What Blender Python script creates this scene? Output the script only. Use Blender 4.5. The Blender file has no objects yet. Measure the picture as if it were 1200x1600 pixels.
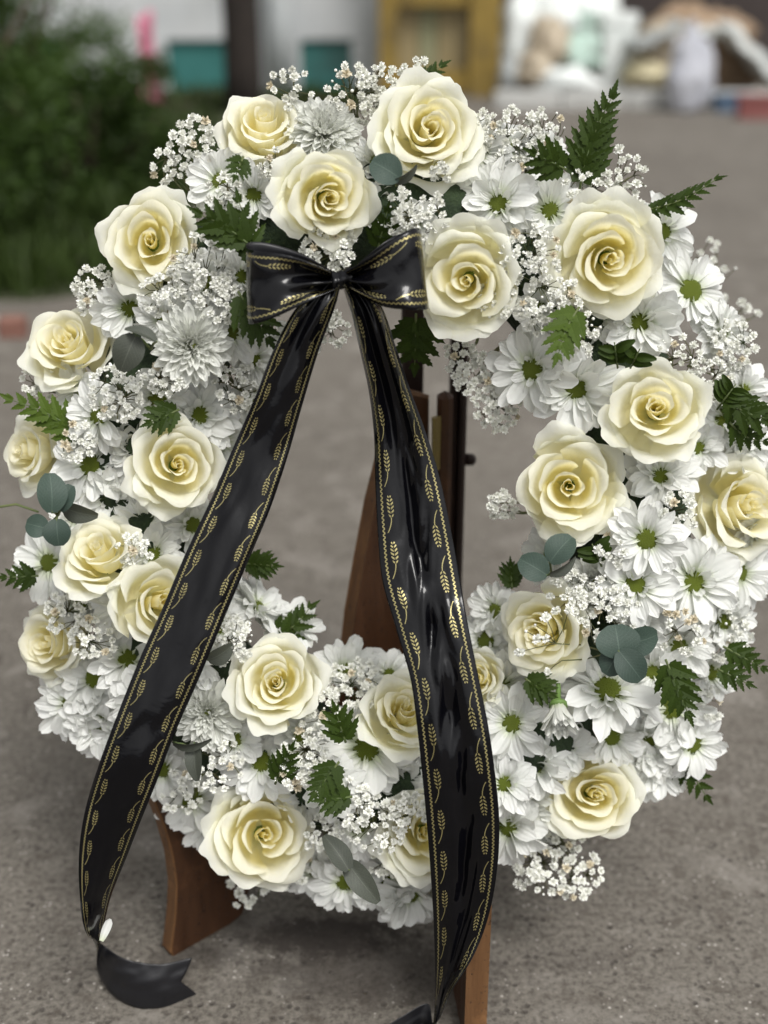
import bpy, math, random
import numpy as np
from mathutils import Vector, Matrix, noise

random.seed(11)
RS = np.random.RandomState(5)
R = math.radians
scn = bpy.context.scene
col = scn.collection

# ------------------------------------------------------------------ camera
H, PITCH = 0.84, R(24)
FPX = 800 / math.tan(R(22.5))            # focal length in photograph pixels
CAM = Vector((0, 0, H))
FW = Vector((0, math.cos(PITCH), -math.sin(PITCH)))
UP = Vector((0, math.sin(PITCH), math.cos(PITCH)))
RT = Vector((1, 0, 0))
cd = bpy.data.cameras.new('camera')
cam = bpy.data.objects.new('camera', cd); col.objects.link(cam)
cam.location = CAM; cam.rotation_euler = (R(90) - PITCH, 0, 0)
cd.sensor_fit = 'VERTICAL'; cd.sensor_height = 36; cd.lens = 18 / math.tan(R(22.5))
cd.clip_start = 0.02; cd.clip_end = 2000
cd.dof.use_dof = True; cd.dof.focus_distance = 0.975; cd.dof.aperture_fstop = 2.8
scn.camera = cam

# ------------------------------------------------------------------ sky, sun, exposure
SUN_EL, SUN_AZ = R(58), R(150)           # azimuth from +Y clockwise: the sun stands behind the camera, to the right
world = bpy.data.worlds.new('World'); scn.world = world; world.use_nodes = True
wn = world.node_tree; bg = wn.nodes['Background']
sky = wn.nodes.new('ShaderNodeTexSky'); sky.sky_type = 'NISHITA'; sky.sun_disc = False
sky.sun_elevation = SUN_EL; sky.sun_rotation = SUN_AZ
sky.dust_density = 4; sky.air_density = 1.0; sky.ozone_density = 1.0
hs = wn.nodes.new('ShaderNodeHueSaturation'); hs.inputs['Saturation'].default_value = 0.0
wn.links.new(sky.outputs[0], hs.inputs['Color']); wn.links.new(hs.outputs[0], bg.inputs[0])
bg.inputs[1].default_value = 0.10
sd = bpy.data.lights.new('sun', 'SUN'); sd.energy = 1.2; sd.angle = R(22); sd.color = (1, .965, .92)
so = bpy.data.objects.new('sun', sd); col.objects.link(so)
sdir = Vector((math.sin(SUN_AZ) * math.cos(SUN_EL), math.cos(SUN_AZ) * math.cos(SUN_EL), math.sin(SUN_EL)))
so.rotation_euler = (-sdir).to_track_quat('-Z', 'Y').to_euler(); so.location = (2, -3, 5)
scn.view_settings.view_transform = 'Standard'; scn.view_settings.look = 'None'
scn.view_settings.gamma = 1; scn.view_settings.use_curve_mapping = False
scn.view_settings.exposure = 0.75
scn.render.engine = 'CYCLES'
scn.cycles.max_bounces = 9; scn.cycles.diffuse_bounces = 8; scn.cycles.transmission_bounces = 6
scn.cycles.transparent_max_bounces = 6; scn.cycles.use_denoising = True

# ------------------------------------------------------------------ helpers: placement
def ray(px, py):
    return FW + RT * ((px - 600) / FPX) - UP * ((py - 800) / FPX)
TAU = R(17)                               # the wreath leans back
WU = Vector((0, math.sin(TAU), math.cos(TAU))); WN = Vector((0, -math.cos(TAU), math.sin(TAU)))
WC = CAM + FW * 1.06
SC = 1.06 / FPX                           # metres per photograph pixel at the wreath
def W(px, py, h=0.0):                     # a point h in front of the wreath's plane
    d = ray(px, py); t = (WC + WN * h - CAM).dot(WN) / d.dot(WN)
    return CAM + d * t
def G(px, py, z=0.0):
    d = ray(px, py); return CAM + d * ((z - H) / d.z)
def AT(px, py, Y):
    d = ray(px, py); return CAM + d * (Y / d.y)
RCX, RCY, RA, RB = 603, 772, 390, 442     # centre line of the ring
def ring(px, py):
    a = math.atan2((py - RCY) / RB, (px - RCX) / RA)
    cx, cy = RCX + RA * math.cos(a), RCY + RB * math.sin(a)
    vx, vy = px - cx, py - cy
    nx, ny = math.cos(a) / RA, math.sin(a) / RB; l = math.hypot(nx, ny); nx /= l; ny /= l
    return vx * nx + vy * ny, nx, ny, a
def tube_h(px, py, Rp):
    r = ring(px, py)[0]
    return SC * math.sqrt(max(Rp * Rp - r * r, (Rp * .25) ** 2))
def frame_axis(P, fx, fy):
    V = (CAM - P).normalized(); f = min(math.hypot(fx, fy), .97)
    x = RT; y = V.cross(x).normalized(); x = y.cross(V).normalized()
    return (V * math.sqrt(1 - f * f) + x * fx - y * fy).normalized(), x, y
def mat_axis(P, axis, spin=0.0, s=1.0):
    q = axis.to_track_quat('Z', 'Y')
    return Matrix.Translation(P) @ q.to_matrix().to_4x4() @ Matrix.Rotation(spin, 4, 'Z') @ Matrix.Scale(s, 4)

# ------------------------------------------------------------------ helpers: objects
def tag(o, label=None, cat=None, group=None, kind=None):
    if label: o['label'] = label
    if cat: o['category'] = cat
    if group: o['group'] = group
    if kind: o['kind'] = kind
    return o
def empty(name, M, **k):
    o = bpy.data.objects.new(name, None); col.objects.link(o)
    o.empty_display_size = .02; o.matrix_world = M
    return tag(o, **k)
def mesh(name, verts, faces, mat=None, smooth=True, uv=None, attrs=None):
    m = bpy.data.meshes.new(name)
    m.from_pydata([tuple(v) for v in verts], [], [tuple(f) for f in faces])
    if smooth: m.polygons.foreach_set('use_smooth', [True] * len(m.polygons))
    if uv is not None:
        l = m.uv_layers.new(name='UVMap')
        idx = np.empty(len(m.loops), dtype=np.int32); m.loops.foreach_get('vertex_index', idx)
        l.data.foreach_set('uv', np.asarray(uv, dtype=np.float32)[idx].ravel())
    for k, a in (attrs or {}).items():
        at = m.attributes.new(k, 'FLOAT', 'POINT'); at.data.foreach_set('value', np.asarray(a, dtype=np.float32))
    if mat: m.materials.append(mat)
    m.update()
    return m
def obj(name, me, parent=None, M=None, **k):
    o = bpy.data.objects.new(name, me); col.objects.link(o)
    if parent: o.parent = parent
    if M is not None: o.matrix_local = M
    return tag(o, **k)
def grid_faces(nu, nv, off=0, closed=False):
    f = []
    for j in range(nv - 1):
        for i in range(nu if closed else nu - 1):
            i2 = (i + 1) % nu
            f.append((off + j * nu + i, off + j * nu + i2, off + (j + 1) * nu + i2, off + (j + 1) * nu + i))
    return f
class MB:
    def __init__(s): s.v = []; s.f = []; s.uv = []
    def add(s, v, f, uv=None):
        o = len(s.v); s.v += [tuple(x) for x in v]; s.f += [tuple(i + o for i in q) for q in f]
        s.uv += list(uv) if uv is not None else [(0, 0)] * len(v)
    def box(s, c, h, M=None, bev=0.0):
        cx, cy, cz = c; hx, hy, hz = h
        if bev <= 0:
            v = [(cx + sx * hx, cy + sy * hy, cz + sz * hz) for sz in (-1, 1) for sy in (-1, 1) for sx in (-1, 1)]
            f = [(0, 2, 3, 1), (4, 5, 7, 6), (0, 1, 5, 4), (2, 6, 7, 3), (0, 4, 6, 2), (1, 3, 7, 5)]
        else:
            b = bev; ring_ = lambda ix, iy, z: [(cx - ix, cy - iy + b, z), (cx - ix + b, cy - iy, z), (cx + ix - b, cy - iy, z), (cx + ix, cy - iy + b, z), (cx + ix, cy + iy - b, z), (cx + ix - b, cy + iy, z), (cx - ix + b, cy + iy, z), (cx - ix, cy + iy - b, z)]
            v = ring_(hx - b, hy - b, cz - hz) + ring_(hx, hy, cz - hz + b) + ring_(hx, hy, cz + hz - b) + ring_(hx - b, hy - b, cz + hz)
            f = [tuple(range(7, -1, -1)), tuple(range(24, 32))]
            for j in range(3):
                for i in range(8): f.append((j * 8 + i, j * 8 + (i + 1) % 8, j * 8 + 8 + (i + 1) % 8, j * 8 + 8 + i))
        if M is not None: v = [tuple(M @ Vector(p)) for p in v]
        s.add(v, f)
    def tube(s, pts, rad, n=5, caps=True):
        pts = [Vector(p) for p in pts]; rs = rad if hasattr(rad, '__len__') else [rad] * len(pts)
        v = []
        for i, p in enumerate(pts):
            t = (pts[min(i + 1, len(pts) - 1)] - pts[max(i - 1, 0)])
            t = t.normalized() if t.length > 1e-9 else Vector((0, 0, 1))
            a = t.cross(Vector((.31, .17, .93)) if abs(t.z) < .9 else Vector((1, 0, 0))).normalized(); b = t.cross(a)
            for k in range(n):
                q = 2 * math.pi * k / n; v.append(p + (a * math.cos(q) + b * math.sin(q)) * rs[i])
        f = grid_faces(n, len(pts), 0, True)
        if caps: f += [tuple(range(n - 1, -1, -1)), tuple((len(pts) - 1) * n + k for k in range(n))]
        s.add(v, f)
    def build(s, name, mat, smooth=False, parent=None, **k):
        return obj(name, mesh(name, s.v, s.f, mat, smooth, s.uv), parent, **k)

# ------------------------------------------------------------------ helpers: materials
class E:                                  # arithmetic on shader sockets
    def __init__(s, nt, v): s.nt = nt; s.v = v
    def _b(s, op, o, *more):
        n = s.nt.nodes.new('ShaderNodeMath'); n.operation = op
        for i, x in enumerate((s,) + ((o,) if o is not None else ()) + more):
            x = x.v if isinstance(x, E) else x
            if isinstance(x, (int, float)): n.inputs[i].default_value = x
            else: s.nt.links.new(x, n.inputs[i])
        return E(s.nt, n.outputs[0])
    def __add__(s, o): return s._b('ADD', o)
    __radd__ = __add__
    def __sub__(s, o): return s._b('SUBTRACT', o)
    def __rsub__(s, o): return (s * -1) + o
    def __mul__(s, o): return s._b('MULTIPLY', o)
    __rmul__ = __mul__
    def __truediv__(s, o): return s._b('DIVIDE', o)
    def __lt__(s, o): return s._b('LESS_THAN', o)
    def __gt__(s, o): return s._b('GREATER_THAN', o)
    def abs(s): return s._b('ABSOLUTE', None)
    def frac(s): return s._b('FRACT', None)
    def max(s, o): return s._b('MAXIMUM', o)
    def min(s, o): return s._b('MINIMUM', o)
    def sin(s): return s._b('SINE', None)
    def sqrt(s): return s._b('SQRT', None)
    def pow(s, o): return s._b('POWER', o)
    def clamp(s):
        r = s.max(0.0).min(1.0); return r
class Mat:
    def __init__(s, name, rough=.6, base=(.5, .5, .5), spec=.5):
        s.m = bpy.data.materials.new(name); s.m.use_nodes = True
        s.nt = s.m.node_tree; s.b = s.nt.nodes['Principled BSDF']; s.out = s.nt.nodes['Material Output']
        s.b.inputs['Roughness'].default_value = rough; s.b.inputs['Base Color'].default_value = (*base, 1)
        s.b.inputs['Specular IOR Level'].default_value = spec
    def n(s, t, **k):
        n = s.nt.nodes.new(t)
        for a, b in k.items(): setattr(n, a, b)
        return n
    def l(s, a, b): s.nt.links.new(a.v if isinstance(a, E) else a, b)
    def coord(s, which='Object'):
        return s.n('ShaderNodeTexCoord').outputs[which]
    def noise(s, co, scale, detail=4, rough=.55, dist=0.0):
        n = s.n('ShaderNodeTexNoise'); n.inputs['Scale'].default_value = scale; n.inputs['Detail'].default_value = detail
        n.inputs['Roughness'].default_value = rough; n.inputs['Distortion'].default_value = dist
        if co is not None: s.l(co, n.inputs['Vector'])
        return n.outputs['Fac']
    def vor(s, co, scale, feature='F1', rnd=1.0):
        n = s.n('ShaderNodeTexVoronoi'); n.feature = feature; n.inputs['Scale'].default_value = scale
        n.inputs['Randomness'].default_value = rnd
        if co is not None: s.l(co, n.inputs['Vector'])
        return n
    def ramp(s, fac, stops, interp='LINEAR'):
        r = s.n('ShaderNodeValToRGB'); r.color_ramp.interpolation = interp; e = r.color_ramp.elements
        while len(e) > 1: e.remove(e[-1])
        e[0].position = stops[0][0]; e[0].color = (*stops[0][1], 1)
        for p, c in stops[1:]:
            q = e.new(p); q.color = (*c, 1)
        s.l(fac, r.inputs[0]); return r.outputs[0]
    def mix(s, fac, a, b, mode='MIX'):
        n = s.n('ShaderNodeMix', data_type='RGBA', blend_type=mode)
        for i, x in ((0, fac), (6, a), (7, b)):
            x = x.v if isinstance(x, E) else x
            if isinstance(x, (int, float)): n.inputs[i].default_value = x
            elif isinstance(x, tuple): n.inputs[i].default_value = (*x, 1)
            else: s.l(x, n.inputs[i])
        return n.outputs[2]
    def mapr(s, fac, a, b, c=0.0, d=1.0):
        n = s.n('ShaderNodeMapRange'); s.l(fac, n.inputs[0])
        for i, x in enumerate((a, b, c, d)): n.inputs[i + 1].default_value = x
        return n.outputs[0]
    def bump(s, h, strength=.3, dist=.001):
        n = s.n('ShaderNodeBump'); n.inputs['Strength'].default_value = strength; n.inputs['Distance'].default_value = dist
        s.l(h, n.inputs['Height']); s.l(n.outputs[0], s.b.inputs['Normal']); return n.outputs[0]
    def color(s, c): s.l(c, s.b.inputs['Base Color'])
    def translucent(s, c, fac=.3):
        t = s.n('ShaderNodeBsdfTranslucent'); mx = s.n('ShaderNodeMixShader'); mx.inputs[0].default_value = fac
        if isinstance(c, tuple): t.inputs[0].default_value = (*c, 1)
        else: s.l(c, t.inputs[0])
        s.l(s.b.outputs[0], mx.inputs[1]); s.l(t.outputs[0], mx.inputs[2]); s.l(mx.outputs[0], s.out.inputs[0])
    def rnd(s): return s.n('ShaderNodeObjectInfo').outputs['Random']
    def attr(s, name): return s.n('ShaderNodeAttribute', attribute_name=name).outputs['Fac']
    def uv(s):
        x = s.n('ShaderNodeSeparateXYZ'); s.l(s.n('ShaderNodeTexCoord').outputs['UV'], x.inputs[0])
        return E(s.nt, x.outputs[0]), E(s.nt, x.outputs[1])

def m_rose():
    m = Mat('rose_petal_cream', .5, spec=.25)
    u, v = m.uv(); lay = E(m.nt, m.attr('layer'))
    edge = m.mix(lay.clamp(), (.965, .932, .74), (.94, .942, .86))
    deep = m.mix(lay.clamp(), (.975, .895, .46), (.955, .925, .69))
    co = m.coord('Object')
    t = v + (E(m.nt, m.noise(co, 30, 3)) - .5) * .35
    c = m.mix(m.mapr(t, .34, .95), deep, edge)
    green = m.mapr(v, .22, .02, 0, .45)
    c = m.mix(green, c, (.74, .78, .44))
    blem = m.ramp(m.noise(co, 95, 5, .7), [(.70, (0, 0, 0)), (.78, (1, 1, 1))])
    c = m.mix(E(m.nt, blem) * m.mapr(v, .6, 1.0, 0, .25), c, (.62, .52, .27))
    m.color(c)
    veins = E(m.nt, m.noise(m.map_uv((24, 1.6, 1)), 1.3, 4, .6)) + E(m.nt, m.noise(co, 9, 3)) * .8
    m.bump(veins, .32, .0016)
    m.translucent(c, .5)
    return m.m
def _map_uv(s, sc):
    n = s.n('ShaderNodeMapping'); n.inputs['Scale'].default_value = sc; s.l(s.coord('UV'), n.inputs['Vector']); return n.outputs[0]
Mat.map_uv = _map_uv
def m_daisy(name, base, tip, root, tr=.3):
    m = Mat(name, .48, spec=.3)
    u, v = m.uv()
    c = m.mix(m.mapr(u, .0, .35), root, base)
    c = m.mix(m.mapr(u, .6, 1.0), c, tip)
    c = m.mix(E(m.nt, m.rnd()) * .25, c, (.72, .73, .68))
    m.color(c)
    g = (v * 22).sin() * .5 + E(m.nt, m.noise(m.map_uv((3, 40, 1)), 1, 2)) * .6
    m.bump(g, .35, .0011); m.translucent(c, tr)
    return m.m
def m_leaf(name, a, b, rough=.4, tr=.12, vein=.0, spec=.4, bump=.3):
    m = Mat(name, rough, spec=spec); co = m.coord('Object')
    f = m.noise(co, 45, 4, .6)
    c = m.mix(m.mapr(f, .35, .7), a, b)
    c = m.mix(E(m.nt, m.rnd()) * .4, c, tuple(x * .62 for x in a))
    if vein:
        u, v = m.uv()
        mid = (v - .5).abs()
        lines = ((u * 9 - mid * 7).frac() - .5).abs() < .05
        c = m.mix(lines * vein, c, tuple(min(1, x * 1.8 + .03) for x in b))
        c = m.mix((mid < .018) * (vein * 1.4), c, tuple(min(1, x * 2 + .05) for x in b))
    m.color(c); m.bump(f, bump, .001)
    if tr: m.translucent(c, tr)
    return m.m
def m_plain(name, a, b, scale=8, rough=.7, bump=.2, bd=.004, spec=.4, dirt=None):
    m = Mat(name, rough, spec=spec); co = m.coord('Object')
    f = m.noise(co, scale, 6, .6)
    c = m.mix(m.mapr(f, .3, .7), a, b)
    if dirt:
        c = m.mix(m.ramp(m.noise(co, scale * .35, 5, .65), [(.5, (0, 0, 0)), (.68, (1, 1, 1))]), c, dirt)
    m.color(c); m.bump(m.noise(co, scale * 5, 4), bump, bd)
    return m.m
def m_wood(name, a, b, scale=1.0):
    m = Mat(name, .5, spec=.35)
    n = m.n('ShaderNodeMapping'); n.inputs['Scale'].default_value = (30 * scale, 30 * scale, 3.2 * scale); m.l(m.coord('Object'), n.inputs['Vector'])
    f = m.noise(n.outputs[0], 2.2, 6, .65, .6)
    c = m.mix(m.mapr(f, .3, .7), a, b)
    co = m.coord('Object')
    pits = m.ramp(m.noise(co, 240, 3, .6), [(.60, (0, 0, 0)), (.68, (1, 1, 1))])
    c = m.mix(E(m.nt, pits) * .7, c, tuple(x * .25 for x in a))
    worn = m.ramp(m.noise(co, 22, 6, .7), [(.58, (0, 0, 0)), (.72, (1, 1, 1))])
    c = m.mix(E(m.nt, worn) * .45, c, tuple(min(1, x * 1.9) for x in b))
    m.color(c); m.bump(E(m.nt, f) - E(m.nt, pits) * .8, .5, .0012)
    m.l(m.mapr(f, .3, .7, .38, .62), m.b.inputs['Roughness'])
    return m.m
def m_ground():
    m = Mat('worn_concrete', .85, spec=.25); co = m.coord('Object')
    big = m.noise(co, 1.3, 6, .6); mid = m.noise(co, 14, 6, .65); fine = m.noise(co, 170, 5, .7)
    c = m.ramp(big, [(.30, (.062, .055, .046)), (.5, (.098, .088, .075)), (.72, (.140, .128, .110))])
    c = m.mix(m.mapr(mid, .35, .7, 0, .6), c, (.115, .104, .089))
    c = m.mix(m.mapr(fine, .38, .75, 0, .75), c, (.275, .250, .215))
    c = m.mix(m.mapr(fine, .47, .30, 0, .8), c, (.055, .046, .038))
    blot = m.noise(co, 38, 5, .7, .4)
    c = m.mix(m.mapr(blot, .52, .66, 0, .6), c, (.070, .058, .047))
    pale = m.ramp(m.noise(co, 11, 4, .6, .5), [(.54, (0, 0, 0)), (.68, (1, 1, 1))])
    c = m.mix(E(m.nt, pale) * .42, c, (.29, .268, .24))
    vs = m.vor(co, 95); stones = m.ramp(vs.outputs['Distance'], [(.16, (1, 1, 1)), (.30, (0, 0, 0))])
    sel = m.ramp(m.noise(co, 30, 2, .5), [(.50, (0, 0, 0)), (.58, (1, 1, 1))])
    c = m.mix(E(m.nt, stones) * sel * .75, c, (.05, .043, .038))
    v2 = m.vor(co, 150); st2 = m.ramp(v2.outputs['Distance'], [(.14, (1, 1, 1)), (.25, (0, 0, 0))])
    sel2 = m.ramp(m.noise(co, 41, 2, .5), [(.53, (0, 0, 0)), (.6, (1, 1, 1))])
    c = m.mix(E(m.nt, st2) * sel2 * .7, c, (.48, .45, .41))
    # damp stains plus the wreath's contact shadow, both painted into the ground colour
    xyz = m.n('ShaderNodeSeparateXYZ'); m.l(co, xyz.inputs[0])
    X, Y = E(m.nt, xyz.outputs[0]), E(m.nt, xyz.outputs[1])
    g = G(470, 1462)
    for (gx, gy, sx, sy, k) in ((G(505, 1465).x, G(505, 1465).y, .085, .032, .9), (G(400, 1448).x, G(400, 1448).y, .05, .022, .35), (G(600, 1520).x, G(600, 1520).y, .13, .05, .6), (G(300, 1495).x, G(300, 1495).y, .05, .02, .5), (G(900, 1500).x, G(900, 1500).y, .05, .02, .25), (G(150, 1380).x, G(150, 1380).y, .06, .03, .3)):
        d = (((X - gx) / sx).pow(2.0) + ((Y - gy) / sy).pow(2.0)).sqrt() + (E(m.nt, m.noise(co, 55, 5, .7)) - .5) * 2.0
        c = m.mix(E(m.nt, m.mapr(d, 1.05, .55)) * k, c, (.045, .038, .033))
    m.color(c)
    hgt = E(m.nt, fine) * .5 + E(m.nt, mid) * .8 - E(m.nt, stones) * E(m.nt, sel) * .5
    m.bump(hgt, .6, .004)
    return m.m
def m_ribbon():
    m = Mat('black_satin_ribbon_printed_gold', .2, (.002, .002, .003), spec=.30)
    x, y = m.uv()
    P = .62
    def ear(c0, sgn):
        a = (x / P * sgn + (.0 if sgn > 0 else .37)).frac() * P
        c = (y - c0) * sgn - (((a - .05) * 6.0).sin() * .012)
        ac = c.abs()
        t = (a - .04) / .32
        hw = (t * (1 - t)).max(0.0).sqrt() * .088 + .003
        grain = ((a * 19 + ac * 15).frac() - .5).abs() < .25
        head = (a > .04) * (a < .36) * (ac < hw) * grain * (ac > .007)
        st = (a > .35) * (a < .55) * ((c + (a - .35).pow(2.0) * 1.4).abs() < .0065)
        return head.max(st)
    ears = ear(.195, 1).max(ear(.805, -1))
    yy = y.min(1 - y)
    tri = ((x * 17).frac() - .5).abs() * 2
    band = (yy > .068) * (yy < .104)
    z = (yy - .068) / .036
    tris = band * ((tri - z).abs() < .34).max(((yy - .064).abs() < .0025)).min(1.0)
    msk = ears.max(tris)
    wear = m.mapr(m.noise(m.coord('Object'), 60, 3), .25, .5, .55, 1)
    msk = msk * wear
    m.color(m.mix(msk, (.002, .002, .003), (.38, .33, .15)))
    m.l(msk * .75, m.b.inputs['Metallic']); m.l(msk * .24 + .11, m.b.inputs['Roughness'])
    m.bump(E(m.nt, m.noise(m.coord('Object'), 34, 4, .6, .6)) , .3, .0022)
    return m.m

ROSE = m_rose()
DAISY = m_daisy('daisy_petal_white', (.85, .86, .83), (.88, .885, .865), (.74, .80, .58))
MUM = m_daisy('mum_petal_white', (.79, .80, .74), (.82, .83, .79), (.60, .68, .34))
GYP = m_plain('gypsophila_white', (.88, .885, .85), (.83, .83, .77), 300, .8, .1, .001, spec=.1)
GYPTAN = m_plain('gypsophila_faded', (.66, .58, .42), (.76, .72, .60), 300, .6, .1, .001)
GSTEM = m_plain('gypsophila_stem', (.06, .09, .025), (.13, .11, .05), 60, .6)
DISC = m_plain('daisy_disc_green', (.060, .090, .004), (.150, .185, .008), 420, .6, .6, .001)
MDISC = m_plain('mum_disc_green', (.36, .44, .08), (.50, .55, .16), 420, .6, .6, .001)
FERN = m_leaf('fern_green', (.018, .034, .004), (.046, .078, .009), .5, .12, spec=.16)
FERN2 = m_leaf('fern_light_green', (.050, .088, .010), (.10, .15, .020), .5, .2, spec=.16)
EUC = m_leaf('eucalyptus_greygreen', (.028, .052, .040), (.060, .092, .070), .55, .05, .14)
EUCB = m_leaf('eucalyptus_greybrown', (.048, .056, .044), (.085, .092, .070), .55, .05, .14)
STEM = m_plain('plant_stem', (.06, .10, .03), (.12, .14, .05), 50, .6)
CALYX = m_leaf('calyx_green', (.10, .19, .04), (.18, .28, .08), .5, .1)
FOAM = m_plain('foam_and_moss', (.012, .022, .010), (.03, .05, .02), 60, .9, .6, .006)
RIB = m_ribbon(); RIBB = m_plain('black_satin_ribbon_back', (.008, .008, .010), (.012, .012, .014), 30, .42, .15, .001, spec=.4)
WOOD = m_wood('brown_plywood', (.040, .017, .008), (.078, .034, .015))
WOODL = m_wood('plywood_edge_worn', (.085, .038, .015), (.17, .085, .035))
WOODD = m_wood('dark_stained_wood', (.018, .009, .007), (.034, .017, .012))
BRASS = Mat('aged_brass', .45, (.28, .22, .09)); BRASS.b.inputs['Metallic'].default_value = .8; BRASS = BRASS.m

# ------------------------------------------------------------------ ground and background
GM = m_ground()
n = 60
vs = []; lim = 400
def gz(x, y):
    return 0.0
xs = sorted(set([round(s * (abs(i) / 14) ** 3 * lim, 5) for i in range(15) for s in (-1, 1)]))
ys = xs
vs = [(x, y, gz(x, y)) for y in ys for x in xs]
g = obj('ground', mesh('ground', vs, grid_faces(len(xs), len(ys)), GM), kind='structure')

# grass verge at the left, dark and overgrown
verge_px = [(-900, 478), (60, 470), (150, 458), (235, 400), (300, 330), (380, 262), (470, 208), (560, 170), (600, 158)]
edge = [G(*p) for p in verge_px]
poly = [(p.x, p.y) for p in edge]
poly += [(poly[-1][0] - .0, 10.4), (-14, 10.4), (-14, poly[0][1])]
SOIL = m_plain('verge_soil', (.030, .040, .015), (.05, .055, .025), 20, .95, .5, .01)
mb = MB(); nn = len(poly)
mb.add([(x, y, .004) for x, y in poly] + [(x, y, -.05) for x, y in poly], [tuple(range(nn))] + [(i, i + nn, (i + 1) % nn + nn, (i + 1) % nn) for i in range(nn)])
mb.build('verge', SOIL, kind='structure')
def inside(x, y):
    c = False
    for i in range(nn):
        (x1, y1), (x2, y2) = poly[i], poly[(i + 1) % nn]
        if (y1 > y) != (y2 > y) and x < (x2 - x1) * (y - y1) / (y2 - y1) + x1: c = not c
    return c
GRASS = m_leaf('grass_dark', (.024, .042, .008), (.060, .095, .018), .6, .15, spec=.2)
v, f = [], []
cnt = 0
while cnt < 15000:
    y = 2.9 + 7.4 * random.random() ** 1.5; x = -.75 * y + random.random() * .75 * y + .1
    if not inside(x, y): continue
    cnt += 1
    h = random.uniform(.05, .16) * (.45 if y > 6.3 else 1) * (1 + .8 * noise.noise(Vector((x * 2, y * 2, 0)))); a = random.uniform(0, 6.28); w = random.uniform(.003, .007) * (1 + y * .1)
    dx, dy = math.cos(a), math.sin(a); lean = random.uniform(.1, .7) * h
    o = len(v)
    v += [(x - dy * w, y + dx * w, 0), (x + dy * w, y - dx * w, 0), (x + dx * lean * .4 + dy * w * .8, y + dy * lean * .4 - dx * w * .8, h * .6), (x + dx * lean * .4 - dy * w * .8, y + dy * lean * .4 + dx * w * .8, h * .6), (x + dx * lean, y + dy * lean, h)]
    f += [(o, o + 1, o + 2, o + 3), (o + 3, o + 2, o + 4)]
obj('grass', mesh('grass', v, f, GRASS), label='dark green grass growing on the verge at the left', cat='grass', kind='stuff')

# bushes
BUSHM = [m_leaf('bush_leaf_dark', (.020, .042, .006), (.055, .098, .014), .5, .15, spec=.25), m_leaf('bush_leaf_mid', (.036, .075, .010), (.085, .150, .022), .5, .2, spec=.25)]
BARK = m_plain('bark', (.05, .035, .025), (.09, .065, .045), 25, .9, .6, .01)
def bush(x, y, w, d, h, n, mat, label, seed, leaf=.030):
    rr = random.Random(seed)
    root = empty('bush', Matrix.Translation((x, y, 0)), label=label, cat='bush', group='bushes on the verge')
    mb = MB()
    tips = []
    for i in range(11):
        a = rr.uniform(0, 6.28); q = rr.uniform(.3, .95)
        t = Vector((math.cos(a) * q * w, math.sin(a) * q * d, h * rr.uniform(.5, .98)))
        mb.tube([(t.x * .06, t.y * .06, -.03), (t.x * .5, t.y * .5, t.z * .5), tuple(t)], [.018, .012, .004], 5); tips.append(t)
    mb.build('branch', BARK, True, root)
    v, f = [], []
    clumps = [(Vector((rr.gauss(0, .45) * w, rr.gauss(0, .45) * d, h * rr.uniform(.05, .95))), rr.uniform(.12, .30) * min(w, h) * 1.2) for _ in range(34)]
    for i in range(n):
        c, r_ = clumps[rr.randrange(len(clumps))]
        p = c + Vector((rr.gauss(0, 1), rr.gauss(0, 1), rr.gauss(0, .8))) * r_ * .6
        if p.z < .02: p.z = abs(p.z) + .02
        L = leaf * rr.uniform(.6, 1.5); q = Vector((rr.gauss(0, 1), rr.gauss(0, 1), rr.gauss(0, .6))).normalized(); s = q.cross(Vector((rr.gauss(0, 1), rr.gauss(0, 1), rr.gauss(0, 1)))).normalized() * L * .3
        o = len(v); nrm = q.cross(s).normalized() * L * .12
        v += [p - q * L * .5, p + s + nrm, p + q * L * .5, p - s + nrm, p]
        f += [(o, o + 1, o + 4), (o + 1, o + 2, o + 4), (o + 2, o + 3, o + 4), (o + 3, o, o + 4)]
    obj('foliage', mesh('foliage', v, f, mat), root, kind='stuff')
bush(-1.55, 4.0, .62, .6, 1.15, 15000, BUSHM[0], 'large dark green bush nearest the camera at the left edge', 1)
bush(-2.1, 5.3, .75, .7, 1.5, 13000, BUSHM[1], 'brighter green tall bush rising behind the nearest dark bush', 2)
bush(-1.12, 4.75, .34, .35, .50, 6000, BUSHM[0], 'low dark shrub at the right foot of the big bushes', 3)
bush(-2.0, 7.4, .40, .35, .50, 5000, BUSHM[1], 'small bush before the white wall by the pink sheet', 4)
bush(-1.05, 8.3, .70, .30, .05, 4000, BUSHM[0], 'low green shrub along the teal plinth by the dark post', 5)
bush(-.35, 8.5, .45, .25, .06, 3000, BUSHM[1], 'low green shrub before the right hand teal panel', 6)

# building: white wall with teal plinth panels, 9.2 m away
WHITE = m_plain('white_render', (.50, .52, .53), (.60, .61, .61), 3, .85, .3, .01, dirt=(.40, .41, .40))
TEAL = m_plain('teal_paint', (.035, .155, .145), (.05, .20, .185), 4, .6, .2, .01, dirt=(.04, .11, .10))
YB = 9.3
def bx(mb, p0, p1, y0, y1):               # a box by two photograph corners, resolved at distance y0
    a, b = AT(p0[0], p0[1], y0), AT(p1[0], p1[1], y0)
    mb.box(((a.x + b.x) / 2, (y0 + y1) / 2, (a.z + b.z) / 2), (abs(b.x - a.x) / 2, abs(y1 - y0) / 2, abs(b.z - a.z) / 2))
root = empty('building', Matrix.Translation((-1.5, YB, 0)), label='low building with white rendered wall above teal plinth panels', cat='building')
def put(mb, name, mat, root, smooth=False, **k):
    iv = root.matrix_world.inverted(); mb.v = [tuple(iv @ Vector(p)) for p in mb.v]
    return mb.build(name, mat, smooth, root, **k)
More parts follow.
